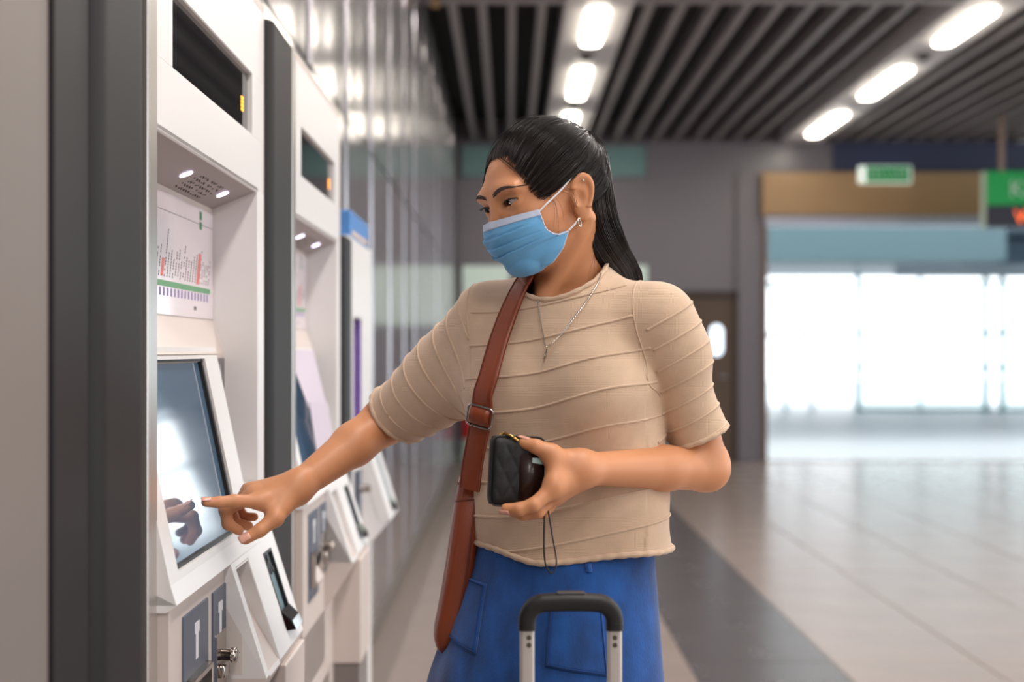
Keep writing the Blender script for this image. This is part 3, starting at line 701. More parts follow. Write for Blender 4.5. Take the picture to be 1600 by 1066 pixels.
def f_armR(P):
    m1 = ELR * .62 + WRR * .38; up = np.array([0, 0, 1.])
    d = smin(cone(P, SHR, ELR, .030, .0325), cone(P, ELR, m1, .0335, .0315), .02)
    d = smin(d, cone(P, m1, WRR, .0310, .0205), .012)
    d = smin(d, cone(P, WRR + np.array([.006, -.002, .012]), WRR + np.array([.010, .004, .012]), .0105, .0105), .012)   # wrist bone
    h = hand(P, WRR, R_p, R_f)
    h = smin(h, cone(P, RI[0] * .8 + RT[0] * .2, RT[1], .006, .008), .012)
    return smin(d, h, .012)
LT = [PX(884, 724, 1.795), PX(862, 710, 1.782), PX(838, 698, 1.780), PX(818, 692, 1.784)]
LI = [PX(866, 762, 1.770), PX(834, 789, 1.757), PX(811, 796, 1.757), PX(791, 795, 1.762)]
LMd = [PX(868, 768, 1.787), PX(840, 799, 1.776), PX(817, 803, 1.778), PX(800, 799, 1.784)]
LRg = [PX(872, 770, 1.803), PX(848, 800, 1.796), PX(826, 803, 1.799), PX(812, 795, 1.803)]
LLt = [PX(876, 768, 1.818), PX(857, 793, 1.814), PX(840, 798, 1.817), PX(826, 792, 1.820)]
L_f = [(LI, (.0100, .0088, .0080, .0066)), (LMd, (.0100, .0090, .0080, .0068)), (LRg, (.0096, .0085, .0076, .0066)), (LLt, (.0085, .0073, .0066, .0058)), (LT, (.0135, .0108, .0090, .0074))]
L_p = [(LI[0], (.0175, .0125)), (LMd[0], (.0175, .0125)), (LRg[0], (.0175, .0115)), (LLt[0], (.0165, .0105)), (LT[0], (.017, .0145))]
def f_armL(P):
    m1 = ELL_ * .65 + WRL * .35
    d = smin(cone(P, SHL, ELL_, .030, .031), cone(P, ELL_, m1, .0315, .0285), .012)
    d = smin(d, cone(P, m1, WRL, .0285, .0198), .012)
    d = smin(d, cone(P, ELL_ + np.array([.010, .006, -.008]), ELL_ + np.array([.010, .006, .012]), .016, .018), .012)
    h = hand(P, WRL, L_p, L_f)
    h = smin(h, cone(P, LT[1], LI[0] * .75 + LT[1] * .25, .0085, .0090), .014)     # web between thumb and index
    return smin(d, h, .012)
# ---- torso and legs under the clothes
def f_core(P):
    q = (P - BC) @ BM
    d = ell(q, (0, 0, 1.24), (.115, .075, .13)); d = smin(d, ell(q, (0, 0, 1.08), (.10, .075, .12)), .04); d = smin(d, ell(q, (-.01, 0, .92), (.105, .08, .10)), .05)
    for s in (-1, 1):
        d = smin(d, cone(q, (.062 * s - .01, 0, .84), (.085 * s, .01, .46), .062, .045), .03)
        d = smin(d, cone(q, (.085 * s, .01, .46), (.085 * s, -.015, .08), .045, .03), .02)
        d = smin(d, cone(q, (.085 * s, -.02, .05), (.095 * s, .10, .03), .032, .026), .02)
    return d

m_skin = M('skin', (208, 144, 102), .47, var=.05, vscale=9, bump=.05, bscale=420, sss=.12)
nt = m_skin.node_tree
person = empty('person', (float(BC[0]), float(BC[1]), 0))
tag(person, 'person in beige ribbed sweater, blue skirt and face mask, pressing a ticket machine screen while holding a black wallet', 'person')
person['label'] = 'person in beige sweater, blue skirt and mask, pressing a ticket machine touch screen'
OFF = np.array([BC[0], BC[1], 0.])
def pmesh(name, P, F, mat, parent=None, smooth=True):
    return pydata(name, np.asarray(P) - OFF, F, mat, parent or person, smooth)
parts = [surface(f_head, h2w((0, 0, 0)) - .16 - np.array([0, 0, .07]), h2w((0, 0, 0)) + .16, .0018, 1),
         surface(f_armR, (-.44, 1.925, 1.0), (.03, 2.215, 1.385), .0021, 1),
         surface(f_armL, (-.02, 1.73, 1.03), (.33, 2.02, 1.385), .0021, 1),
         surface(f_core, (-.16, 1.75, -.005), (.33, 2.2, 1.40), .008, 1)]
VV = []; FF = []; n = 0
for p, f in parts: VV.append(p); FF.append(f + n); n += len(p)
VV = np.concatenate(VV); FF = np.concatenate(FF)
body = pmesh('body', VV, FF, m_skin)

def strands(name, paths, rad, mat, parent):
    """many thin three-sided hairs in one mesh; paths (N,K,3) world"""
    paths = np.asarray(paths, float); N, K, _ = paths.shape
    d = np.gradient(paths, axis=1); d /= np.maximum(np.linalg.norm(d, axis=2, keepdims=True), 1e-9)
    up = np.cross(d, np.array([.31, .52, .79])); up /= np.maximum(np.linalg.norm(up, axis=2, keepdims=True), 1e-9); w = np.cross(d, up)
    rad = np.broadcast_to(rad, (N, K))
    V = np.stack([paths + rad[..., None] * (up * math.cos(a) + w * math.sin(a)) for a in (0, 2.094, 4.189)], 2)
    idx = np.arange(N * K * 3).reshape(N, K, 3); F = []
    for j in range(3):
        k = (j + 1) % 3; F.append(np.stack([idx[:, :-1, j], idx[:, :-1, k], idx[:, 1:, k], idx[:, 1:, j]], -1).reshape(-1, 4))
    return pydata(name, V.reshape(-1, 3) - OFF, np.concatenate(F), mat, parent)
# ---- eyes, lashes, brows
m_eye = M('sclera', (188, 178, 172), .2); m_iris = M('iris_dark', (10, 6, 5), .12, spec=.35); m_lash = M('lash', (22, 15, 13), .6)
gaze = np.array([-.34, 1, -.24]); gaze /= np.linalg.norm(gaze)
for s in (1, -1):
    c = np.array([EYE[0] * s, EYE[1], EYE[2]]); b = MB(); b.ball((0, 0, 0), .0121 * HS, 3)
    eye = b.build('eyeball', m_eye, person, True); eye.location = Vector(h2w(c) - OFF)
    gd = HM @ gaze; b = MB(); b.disc(gd * .0108 * HS, gd, .0072 * HS, .0016 * HS, 20); b.build('iris', m_iris, eye)
    b = MB(); fl_ = lambda u, top: np.array([(EYE[0] + .0148 * u) * s, EYE[1] + .0152 - .0052 * u * u, EYE[2] + .0008 + .0022 * u + (.0041 if top else -.0041) * math.sqrt(max(0, 1 - u * u))])
    pts = [h2w(fl_(u, True)) - OFF for u in np.linspace(-1, 1.0, 17)]; pts[-1] = pts[-2] + (pts[-2] - pts[-3]) * 2.2; b.tube(pts, [.0004 + .0009 * math.sin(math.pi * min(1, i / 13)) for i in range(17)], 6)
    for u in np.linspace(-.75, .95, 16):
        a = fl_(u, True); e = a + np.array([.003 * u * s, .0050, .0005 - .001 * abs(u)]); b.tube([h2w(a) - OFF, h2w((a + e) / 2 - np.array([0, 0, .0012])) - OFF, h2w(e) - OFF], [.0004, .0003, .0001], 4)
    b.build('eyelashes', m_lash, person)
    rr = np.random.default_rng(3); K = 260; u = rr.random(K); v = rr.uniform(-1, 1, K)
    bx, bz = .009 + .043 * u, .0335 + .0085 * np.sin(u * 2.0) - .004 * u * u
    th = .0036 * (1 - .75 * u ** 2) * (.7 + .3 * np.minimum(1, u * 6))
    p0 = np.stack([bx * s, 0 * u, bz + v * th], 1); p1 = p0 + np.stack([.0055 * s + 0 * u, 0 * u, .0022 * (1 - 1.6 * u) - v * .001], 1)
    q = np.stack([p0, (p0 + p1) / 2, p1], 1).reshape(-1, 3); q[:, 1] = .12
    for _ in range(40): q[:, 1] -= f_face(q) * .7
    q[:, 1] += .0003
    strands('eyebrow', h2w(q).reshape(K, 3, 3), np.array([.0004, .0004, .0001]), M('brow_hair', (62, 44, 38), .6), person)

# ---- fingernails
m_nail = M('nail', (226, 166, 146), .2, coat=.3)
def nail(tip, prev, nrm, r):
    t = tip - prev; t /= np.linalg.norm(t); nrm = nrm - t * (nrm @ t); nrm /= np.linalg.norm(nrm); w = np.cross(t, nrm); V = []
    for i in range(7):
        for j in range(7):
            u, v = -1 + i / 3, -1 + j / 3
            ww = r * .78 * (1 - .12 * max(0, u) ** 2); ln = r * 1.05
            pt = tip + t * (u * ln * math.sqrt(max(.0, 1 - .25 * v * v)) + .0012) + w * v * ww
            hgt = math.sqrt(max(1e-9, r * r * 1.02 - (v * ww) ** 2)); V.append(pt + nrm * (hgt + .0004 - .0012 * max(0, u) ** 2) - OFF)
    o = pydata('fingernail', np.array(V), grid_faces(7, 7), m_nail, person); md = o.modifiers.new('thick', 'SOLIDIFY'); md.thickness = .0006
upz = np.array([0, 0, 1.])
nail(RI[3], RI[2], np.array([0, -.45, .9]), .0066); nail(RT[3], RT[2], np.array([-.15, -.95, .30]), .0080)
nail(LT[3], LT[2], np.array([-.1, .1, 1.]), .0074); nail(LI[3], LI[2], np.array([0, -.5, -.85]), .0066)

# ---- hair
m_hair = M('hair_dark', (24, 15, 12), .32, var=.45, vscale=60, spec=.35)
C0 = np.array([0, -.006, .045]); TIE = np.array([0, -.086, .088]); AX = (TIE - C0) / np.linalg.norm(TIE - C0)
U1 = np.array([1., 0, 0]); U2 = np.cross(AX, U1)
hp = [(90, 120), (73, 119.5), (56, 124.5), (37, 131.5), (15, 135.5), (-1, 134), (-5, 131), (-7, 114), (-9, 101), (-14, 91), (-35, 92.5), (-52, 96), (-68, 95), (-82, 93)]
hp = hp + [(180 - a, t) for a, t in hp[1:]]; ph = np.array([math.radians((a + 180) % 360 - 180) for a, t in hp]); th_ = np.array([math.radians(t) for a, t in hp]); od = np.argsort(ph)
def hair_theta(phi):
    p = ph[od]; t = th_[od]; return np.interp(np.mod(phi - p[0], 2 * np.pi) + p[0], np.r_[p, p[0] + 2 * np.pi], np.r_[t, t[0]])
def hair_dir(phi, t):
    a = hair_theta(phi) * (1 - t); return np.cos(a)[:, None] * AX + np.sin(a)[:, None] * (np.cos(phi)[:, None] * U1 + np.sin(phi)[:, None] * U2)
def hair_pt(phi, t, lift):
    d = hair_dir(phi, t); r = np.full(len(phi), .06)
    for _ in range(26): r = r - f_skull(C0 + d * r[:, None]) * .9
    thick = .0012 + .0085 * np.clip(t / .4, 0, 1) ** .8 + .0012 * np.sin(phi * 23 + 3 * np.sin(phi * 5)) * np.clip(t * 4, 0, 1) + .0008 * np.sin(phi * 51)
    tip = np.clip((t - .86) / .14, 0, 1); r = r + thick + lift
    return C0 + d * (r + .006 * tip)[:, None]
NP, NT = 220, 26
phg = np.repeat(np.linspace(-np.pi, np.pi, NP, endpoint=False), NT); tg = np.tile(np.linspace(0, .97, NT), NP)
hair = pmesh('hair', h2w(hair_pt(phg, tg, -.0004)), grid_faces(NP, NT, cu=True), m_hair)
NS, K = 3400, 15
p0 = RNG.uniform(-np.pi, np.pi, NS); t0 = np.clip(RNG.exponential(.10, NS) - .035, -.05, .6)
tt = t0[:, None] + (1 - .02 - t0[:, None]) * np.linspace(0, 1, K)[None]
pp = p0[:, None] + RNG.normal(0, .02, NS)[:, None] * np.sin(np.linspace(0, np.pi, K))[None]
lf = RNG.uniform(0, .0016, NS)[:, None] + RNG.exponential(.0006, NS)[:, None] * np.sin(np.linspace(0, np.pi, K))[None] * 2
sp = hair_pt(pp.ravel(), tt.ravel(), lf.ravel()); sp = h2w(sp).reshape(NS, K, 3)
o = strands('hair_strands', sp, np.r_[np.full(K - 2, .00042), .0003, .0002], m_hair, hair); o['kind'] = 'stuff'
# loose hairs and the lock at the far temple
NL = 46; p0 = RNG.uniform(-np.pi, np.pi, NL); tt = np.linspace(0.02, .9, K)[None] + 0 * p0[:, None]
lf = RNG.uniform(.003, .011, NL)[:, None] * np.sin(np.linspace(0, np.pi, K))[None] ** .7
fly = h2w(hair_pt(np.repeat(p0, K), tt.ravel(), lf.ravel())).reshape(NL, K, 3)
def lock(pts, n, sp_, rad=.00028):
    c = cr(pts, 5); c = c[np.linspace(0, len(c) - 1, K).astype(int)]; j = RNG.normal(0, sp_, (n, 1, 3)); g = RNG.normal(0, sp_ * 1.2, (n, 1, 3)) * np.linspace(0, 1, K)[None, :, None] ** 1.5
    return c[None] + j * .7 + g
NF = 170; fp = np.radians(RNG.uniform(92, 142, NF)); w_ = RNG.random(NF)
A0 = hair_pt(fp, np.full(NF, .16), np.zeros(NF)); A1 = hair_pt(fp, np.full(NF, .0), np.full(NF, .0015))
A2 = np.stack([-.044 - .010 * w_, .0770 - .006 * w_, .060 - .012 * w_], 1); A3 = np.stack([-.050 - .006 * w_, .0755 - .006 * w_, .040 - .020 * RNG.random(NF)], 1)
A2 = A2 + np.maximum(.0025 - f_skull(A2), 0)[:, None] * gradn(f_skull, A2); A3 = A3 + np.maximum(.002 - f_skull(A3), 0)[:, None] * gradn(f_skull, A3)
u_ = np.linspace(0, 1, K)[None, :, None]; sheet = (1 - u_) ** 3 * A0[:, None] + 3 * (1 - u_) ** 2 * u_ * A1[:, None] + 3 * (1 - u_) * u_ ** 2 * A2[:, None] + u_ ** 3 * A3[:, None]
o = strands('temple_hair', h2w(sheet.reshape(-1, 3)).reshape(NF, K, 3), np.r_[np.full(K - 3, .0003), .00025, .0002, .0001], m_hair, hair); o['kind'] = 'stuff'
side = np.concatenate([lock([h2w(x) for x in ((.066, .046, .022), (.072, .036, .004), (.071, .034, -.016), (.068, .036, -.034))], 5, .0022),
                       lock([h2w(x) for x in ((.074, .020, .018), (.078, .010, .012), (.079, .004, .000), (.077, .008, -.010))], 6, .0026),
                       lock([h2w(x) for x in ((.040, -.055, -.035), (.040, -.045, -.062), (.044, -.035, -.085), (.046, -.026, -.105))], 8, .0060),
                       lock([h2w(x) for x in ((.020, .076, .088), (.042, .073, .068), (.053, .066, .048), (.060, .058, .030))], 30, .0024)])
o = strands('loose_hairs', np.concatenate([fly, side]), np.r_[np.full(K - 3, .00016), .00014, .0001, .00007], m_hair, hair); o['kind'] = 'stuff'
# ponytail
tw = h2w(TIE)
cl = [tw - HM @ np.array([0, -.004, 0]), PX(911, 224, 1.982), PX(921, 243, 1.982), PX(923, 280, 1.955), PX(924, 320, 1.936), PX(932, 360, 1.932), PX(950, 398, 1.956), PX(974, 440, 2.045), PX(985, 490, 2.085), PX(988, 520, 2.088)]
cl = cr(cl, 6); nC = len(cl); s_ = np.linspace(0, 1, nC)
wid = np.interp(s_, [0, .10, .22, .4, .6, .78, .92, 1], [.013, .018, .023, .030, .0310, .027, .015, .004])
dpt = np.interp(s_, [0, .15, .4, .7, 1], [.014, .018, .020, .018, .004])
dC = np.gradient(cl, axis=0); dC /= np.linalg.norm(dC, axis=1, keepdims=True)
wv = np.cross(dC, np.array([0, 1., 0])); wv /= np.linalg.norm(wv, axis=1, keepdims=True); dv = np.cross(wv, dC)
NA = 72; an = np.linspace(0, 2 * np.pi, NA, endpoint=False)
rip = 1 + .05 * np.sin(an * 9 + 1)[None] + .03 * np.sin(an[None] * 23 + 4 * s_[:, None])
V = cl[:, None] + .94 * rip[..., None] * (wid[:, None, None] * np.cos(an)[None, :, None] * wv[:, None] + dpt[:, None, None] * np.sin(an)[None, :, None] * dv[:, None])
pony = pmesh('ponytail', V.reshape(-1, 3), grid_faces(nC, NA, cv=True), m_hair)
NS2 = 2200; rad = np.sqrt(RNG.uniform(.55, 1.08, NS2)); a2 = RNG.uniform(0, 2 * np.pi, NS2); tw_ = RNG.normal(0, .12, NS2)
ang = a2[:, None] + tw_[:, None] * s_[None] + .05 * np.sin(s_[None] * 9 + a2[:, None] * 7)
rr = rad[:, None] * (1 + .05 * np.sin(ang * 9 + 1)) + RNG.normal(0, .06, NS2)[:, None] * s_[None] ** 2
sp = cl[None] + (wid[None, :, None] * (rr * np.cos(ang))[..., None] * wv[None] + dpt[None, :, None] * (rr * np.sin(ang))[..., None] * dv[None])
o = strands('ponytail_strands', sp[:, ::2], .00042, m_hair, pony); o['kind'] = 'stuff'
b = MB(); rc = cl[2]; b.tube([Vector(rc + 1.10 * (wid[2] * math.cos(a) * wv[2] + dpt[2] * math.sin(a) * dv[2]) - OFF) for a in np.linspace(0, 2 * np.pi, 24, endpoint=False)], .0035, 8, closed=True)
b.build('hair_tie', M('hair_tie_black', (18, 16, 17), .7), pony, True)

# ---- face mask
m_mask = M('mask_blue', (104, 172, 222), .75, var=.10, vscale=28, bump=.15, bscale=700, sheen=.1); m_maskw = M('mask_band', (196, 208, 232), .7, bump=.1, bscale=500); m_loop = M('ear_loop_white', (236, 236, 240), .7)
vk = [0, .2, .35, .5, .62, .75, .85, .94, 1]
Ek = np.array([(.0615, .062, -.003), (.062, .060, -.018), (.061, .055, -.032), (.0595, .046, -.041), (.060, .034, -.0445), (.0625, .0195, -.043), (.055, .031, -.064), (.040, .043, -.081), (.015, .052, -.0875)])
Ck = np.array([(0, .1055, -.003), (0, .1125, -.022), (0, .1115, -.036), (0, .1085, -.050), (0, .103, -.059), (0, .095, -.070), (0, .084, -.079), (0, .070, -.0855), (0, .056, -.0885)])
NV, NU = 72, 61
def mask_pts(vs, us, lift=0):
    E = np.stack([np.interp(vs, vk, Ek[:, k]) for k in range(3)], 1); Cc = np.stack([np.interp(vs, vk, Ck[:, k]) for k in range(3)], 1)
    a = us * np.pi / 2; sx = np.sin(a); cy = np.cos(a) ** 1.25
    P = np.stack([E[:, 0] * sx, E[:, 1] + (Cc[:, 1] - E[:, 1]) * cy, E[:, 2] + (Cc[:, 2] - E[:, 2]) * (1 - np.abs(sx) ** 1.6)], 1)
    saw = np.zeros_like(vs)
    for k, v0 in enumerate((.24, .40, .56)):
        w = vs - v0 - .02 * np.cos(us * 3); saw += np.where((w > 0) & (w < .15), (1 - w / .15) ** 1.2, 0) * .0042 * np.clip(1.15 - np.abs(us), 0, 1)
    P[:, 1] += saw; P[:, 2] -= saw * .2
    P[:, 1] += .0010 * np.sin(us * 14 + vs * 19) * (vs > .2)
    for _ in range(5):
        d = f_face(P); g = gradn(f_face, P); P = P + g * np.maximum(.0028 - d, 0)[:, None]
    return P + gradn(f_face, P) * lift
vg = np.repeat(np.linspace(0, 1, NV), NU); ug = np.tile(np.linspace(-1, 1, NU), NV)
mk = pmesh('face_mask', h2w(mask_pts(vg, ug)), grid_faces(NV, NU), m_mask); md = mk.modifiers.new('thick', 'SOLIDIFY'); md.thickness = .0012; md.offset = 1
vg2 = np.repeat(np.linspace(-.012, .115, 8), NU); ug2 = np.tile(np.linspace(-1.0, 1.0, NU), 8)
bn = pmesh('nose_band', h2w(mask_pts(vg2, ug2, .0007)), grid_faces(8, NU), m_maskw, mk); md = bn.modifiers.new('thick', 'SOLIDIFY'); md.thickness = .0012; md.offset = 1
for s in (1, -1):
    e = mask_pts(np.linspace(0, .75, 30), np.full(30, float(s)), .001); MB().tube([h2w(x) - OFF for x in e], .0011, 6).build('side_binding', m_maskw, mk)
e1 = mask_pts(np.linspace(.75, 1, 20), np.full(20, 1.), .0008); e2 = mask_pts(np.linspace(1, .75, 20), np.full(20, -1.), .0008)
MB().tube([h2w(x) - OFF for x in np.vstack([e1, e2])], .0011, 6).build('lower_binding', m_maskw, mk)
f_hd = lambda q: np.minimum(f_face(q), f_ear(q))
for s in (1, -1):
    lp = cr([(.0615, .061, -.006), (.068, .048, .003), (.073, .032, .012), (.077, .016, .022), (.080, .004, .031), (.080, -.008, .036), (.078, -.020, .024), (.074, -.021, .004), (.071, -.010, -.020), (.068, .004, -.033), (.0625, .0195, -.043)], 4) * np.array([s, 1, 1])
    for _ in range(6): d = f_hd(lp); lp = lp + gradn(f_hd, lp) * np.clip(.0014 - d, 0, .004)[:, None]
    MB().tube([h2w(x) - OFF for x in lp], .0013, 6).build('ear_loop', m_loop, mk, True)
m_gold = M('silver_chain', (206, 198, 186), .2, 1.0)
er = np.array([[.0735, .0045, -.029]]); c = er[0]
MB().tube([h2w(c + np.array([.0015, .0028 * math.cos(a), -.006 + .006 * math.sin(a)])) - OFF for a in np.linspace(0, 2 * np.pi, 18, endpoint=False)], .0010, 6, closed=True).build('earring', m_gold, person, True)

# ---- sweater
zt_ = np.array([.94, 1.0, 1.06, 1.12, 1.18, 1.24, 1.28, 1.31, 1.335, 1.355, 1.375, 1.40, 1.44])
at_ = np.array([.146, .145, .143, .1405, .139, .139, .138, .135, .125, .105, .076, .054, .046])
bt_ = np.array([.108, .107, .104, .101, .099, .097, .093, .087, .079, .071, .060, .050, .046])
CFR = SHR + (ELR - SHR) * .91; CFL = SHL + (ELL_ - SHL) * .785
def f_sw(P):
    q = (P - BC) @ BM; a = np.interp(q[:, 2], zt_, at_); b = np.interp(q[:, 2], zt_, bt_)
    yo = q[:, 1] - .004
    d = (np.sqrt((q[:, 0] / a) ** 2 + (yo / b) ** 2) - 1) * np.minimum(a, b)
    for s in (-1, 1): d = smin(d, ell(q, (.062 * s, .062, 1.225), (.055, .048, .058)), .04)
    d = np.maximum(d, .93 - q[:, 2])
    axr = (ELR - SHR); axl = (ELL_ - SHL)
    sr = smin(cone(P, SHR + np.array([.012, 0, .002]), CFR + np.array([0, 0, -.003]), .0475, .0435), cone(P, tb(-.085, .01, 1.275), CFR + np.array([.01, 0, -.010]), .066, .036), .03)
    sr = smin(sr, cone(P, CFR + np.array([0, 0, -.006]), CFR + axr * .25 + np.array([0, 0, -.004]), .0435, .043), .01)
    sl = smin(cone(P, SHL + np.array([-.010, 0, -.002]), CFL, .0465, .0385), cone(P, CFL, CFL + axl * .15, .0385, .038), .01)
    sl = smin(sl, cone(P, tb(.10, 0, 1.31), SHL + axl * .2, .045, .04), .03)
    yk = smin(cone(P, tb(0, -.012, 1.348), SHL + np.array([-.02, 0, .004]), .040, .0385), cone(P, tb(0, -.012, 1.348), SHR + np.array([.015, 0, .004]), .040, .0385), .01)
    d = smin(d, yk, .025)
    d = smin(d, sr, .030); return smin(d, sl, .005 + .02 * np.clip((P[:, 2] - 1.25) / .05, 0, 1))
m_knit = M('knit_beige', (206, 178, 152), .85, var=.10, vscale=55, sheen=.25)
nt = m_knit.node_tree; Nn = nt.nodes; Lk = nt.links; bsdf = Nn['Principled BSDF']
tc = Nn.new('ShaderNodeTexCoord'); wv1 = Nn.new('ShaderNodeTexWave'); wv1.bands_direction = 'X'; wv1.inputs['Scale'].default_value = 170; wv1.inputs['Distortion'].default_value = 2.5; wv1.inputs['Detail Scale'].default_value = 3
wv2 = Nn.new('ShaderNodeTexWave'); wv2.bands_direction = 'Z'; wv2.inputs['Scale'].default_value = 150; wv2.inputs['Distortion'].default_value = 2
mx = Nn.new('ShaderNodeMath'); mx.operation = 'MULTIPLY'; bp = Nn.new('ShaderNodeBump'); bp.inputs['Strength'].default_value = .32; bp.inputs['Distance'].default_value = .0012
Lk.new(tc.outputs['Object'], wv1.inputs['Vector']); Lk.new(tc.outputs['Object'], wv2.inputs['Vector']); Lk.new(wv1.outputs['Fac'], mx.inputs[0]); Lk.new(wv2.outputs['Fac'], mx.inputs[1]); Lk.new(mx.outputs[0], bp.inputs['Height']); Lk.new(bp.outputs[0], bsdf.inputs['Normal'])
SP, SF = surface(f_sw, (-.25, 1.79, .92), (.33, 2.24, 1.43), .0034, 1)
SN = gradn(f_sw, SP)
ql = (SP - BC) @ BM
def garment(P):
    """cloth displacement: soft folds and hang"""
    q = (P - BC) @ BM; x, y, z = q.T
    low = np.clip((1.16 - z) / .14, 0, 1)
    d = .0045 * np.sin(x * 26 + z * 14 + 1.3) * low + .0030 * np.sin(x * 41 - z * 30) * low
    d += .0028 * np.sin((x * .8 + z) * 48 + 2 * np.sin(x * 20)) * np.exp(-(((x + .10) / .06) ** 2 + ((z - 1.22) / .07) ** 2))
    d += .0032 * np.sin((x * -.9 + z) * 52) * np.exp(-(((x - .105) / .05) ** 2 + ((z - 1.22) / .07) ** 2))
    # along the right sleeve
    a = (ELR - SHR); t = ((P - SHR) @ a) / (a @ a); d += .0024 * np.sin(t * 15 + P[:, 2] * 40) * np.clip(t * 3, 0, 1) * (x < -.11)
    a = (ELL_ - SHL); t = ((P - SHL) @ a) / (a @ a); d += .0018 * np.sin(t * 13 + P[:, 0] * 60) * np.clip(t * 3, 0, 1) * (x > .13)
    return d
SP = SP + SN * garment(SP)[:, None]
V3 = Vector
aR = (ELR - SHR) / np.linalg.norm(ELR - SHR); aL = (ELL_ - SHL) / np.linalg.norm(ELL_ - SHL)
nL = aL + np.array([.10, -.1, .12]); nL /= np.linalg.norm(nL)
def clip(V, F, g):
    """keep the part of a triangle mesh where g > 0, cutting triangles along g = 0"""
    V = list(V); s_in = g > 0; n = s_in[F].sum(1); keep = [tuple(f) for f in F[n == 3]]; new = {}
    def edge(a, c):
        k = (min(a, c), max(a, c))
        if k not in new:
            t = g[k[0]] / (g[k[0]] - g[k[1]]); new[k] = len(V); V.append(V[k[0]] + (V[k[1]] - V[k[0]]) * t)
        return new[k]
    for f in F[(n == 1) | (n == 2)]:
        poly = []
        for a, c in ((0, 1), (1, 2), (2, 0)):
            if s_in[f[a]]: poly.append(f[a])
            if s_in[f[a]] != s_in[f[c]]: poly.append(edge(f[a], f[c]))
        for k in range(1, len(poly) - 1): keep.append((poly[0], poly[k], poly[k + 1]))
    V = np.array(V); F = np.array(keep); u, inv = np.unique(F, return_inverse=True); return V[u], inv.reshape(F.shape)
TV, TF = SP, np.vstack([SF[:, [0, 1, 2]], SF[:, [0, 2, 3]]])
def near(P, c, r): return np.linalg.norm(P - c, axis=1) < r
tR_ = (TV - CFR) @ aR; TV, TF = clip(TV, TF, np.where(near(TV, CFR + aR * .04, .12), -tR_, .01))
g = -((TV - CFL) @ nL); TV, TF = clip(TV, TF, np.where(near(TV, CFL + aL * .05, .095) & (((TV - BC) @ BM)[:, 0] > .1475), g, .01))
q_ = (TV - BC) @ BM; TV, TF = clip(TV, TF, q_[:, 2] - 1.003 - .13 * np.maximum(-q_[:, 0], 0) - .06 * np.maximum(q_[:, 0], 0) + .0025 * np.sin(q_[:, 0] * 34 + 1))
q_ = (TV - BC) @ BM; TV, TF = clip(TV, TF, ell(q_, (0, .025, 1.386), (.0615, .068, .060)))
# the largest connected piece is the garment
lab = np.arange(len(TV))
for _ in range(400):
    m = lab[TF].min(1); l2 = lab.copy(); np.minimum.at(l2, TF.ravel(), np.repeat(m, 3)); l2 = l2[l2]
    if (l2 == lab).all(): break
    lab = l2
big = np.bincount(lab).argmax(); TF = TF[lab[TF[:, 0]] == big]; u, inv = np.unique(TF, return_inverse=True); TV, TF = TV[u], inv.reshape(TF.shape)
ed = np.vstack([TF[:, [0, 1]], TF[:, [1, 2]], TF[:, [2, 0]]]); eu, ec = np.unique(np.sort(ed, 1), axis=0, return_counts=True); adj = {}
for a, c in eu[ec == 1]: adj.setdefault(a, []).append(c); adj.setdefault(c, []).append(a)
loops = []; seen = set()
for s in adj:
    if s in seen: continue
    lp = [s]; seen.add(s); cur = s
    while True:
        nx = [x for x in adj[cur] if x not in seen]
        if not nx: break
        cur = nx[0]; seen.add(cur); lp.append(cur)
    if len(lp) > 20: loops.append([TV[v] for v in lp])
def resample(lp, n):
    L = np.array(lp + [lp[0]]); s = np.r_[0, np.cumsum(np.linalg.norm(np.diff(L, axis=0), axis=1))]; t = np.linspace(0, s[-1], n, endpoint=False)
    Q = np.stack([np.interp(t, s, L[:, k]) for k in range(3)], 1)
    for _ in range(3): Q = (Q + np.roll(Q, 1, 0) * .5 + np.roll(Q, -1, 0) * .5) / 2
    return Q
sw = pydata('sweater', TV - OFF, TF, m_knit, person); md = sw.modifiers.new('thick', 'SOLIDIFY'); md.thickness = .0022; md.offset = -1
for lp in loops:
    Q = resample(lp, max(60, int(len(lp) * .5))); c = Q.mean(0); nm = 'hem' if c[2] < 1.05 else ('neckband' if (abs(c[0] - BC[0]) < .06) else 'cuff')
    r = {'hem': .0042, 'neckband': .0036, 'cuff': .0036}[nm]
    MB().tube([Vector(q - OFF) for q in Q], [r * (1 + .12 * math.sin(i * .9)) for i in range(len(Q))], 8, closed=True).build(nm, m_knit, sw, True)
# raised knit ridges: level lines of a coordinate running over the cloth
def contours(val, levels, keep):
    out = []
    v = val[TF]; k = keep[TF].all(1)
    for lv in levels:
        s = v > lv; n = s.sum(1); ids = np.nonzero(((n == 1) | (n == 2)) & k)[0]; g = {}
        pos = {}
        for i in ids:
            ed = []
            for a, c in ((0, 1), (1, 2), (2, 0)):
                if s[i, a] != s[i, c]:
                    A, C = TF[i, a], TF[i, c]; key = (min(A, C), max(A, C)); t = (lv - v[i, a]) / (v[i, c] - v[i, a])
                    pos[key] = TV[A] + (TV[C] - TV[A]) * t; ed.append(key)
            if len(ed) == 2: g.setdefault(ed[0], []).append(ed[1]); g.setdefault(ed[1], []).append(ed[0])
        left = set(g)
        while left:
            st = next((x for x in left if len(g[x]) == 1), None) or next(iter(left)); path = [st]; left.discard(st); cur = st
            while True:
                nx = [y for y in g[cur] if y in left]
                if not nx: break
                cur = nx[0]; left.discard(cur); path.append(cur)
            if len(path) > 14: out.append(np.array([pos[x] for x in path]))
    return out
q = (TV - BC) @ BM
tR = ((TV - SHR) @ aR); dR = np.linalg.norm(TV - SHR - tR[:, None] * aR, axis=1); tL = ((TV - SHL) @ aL)
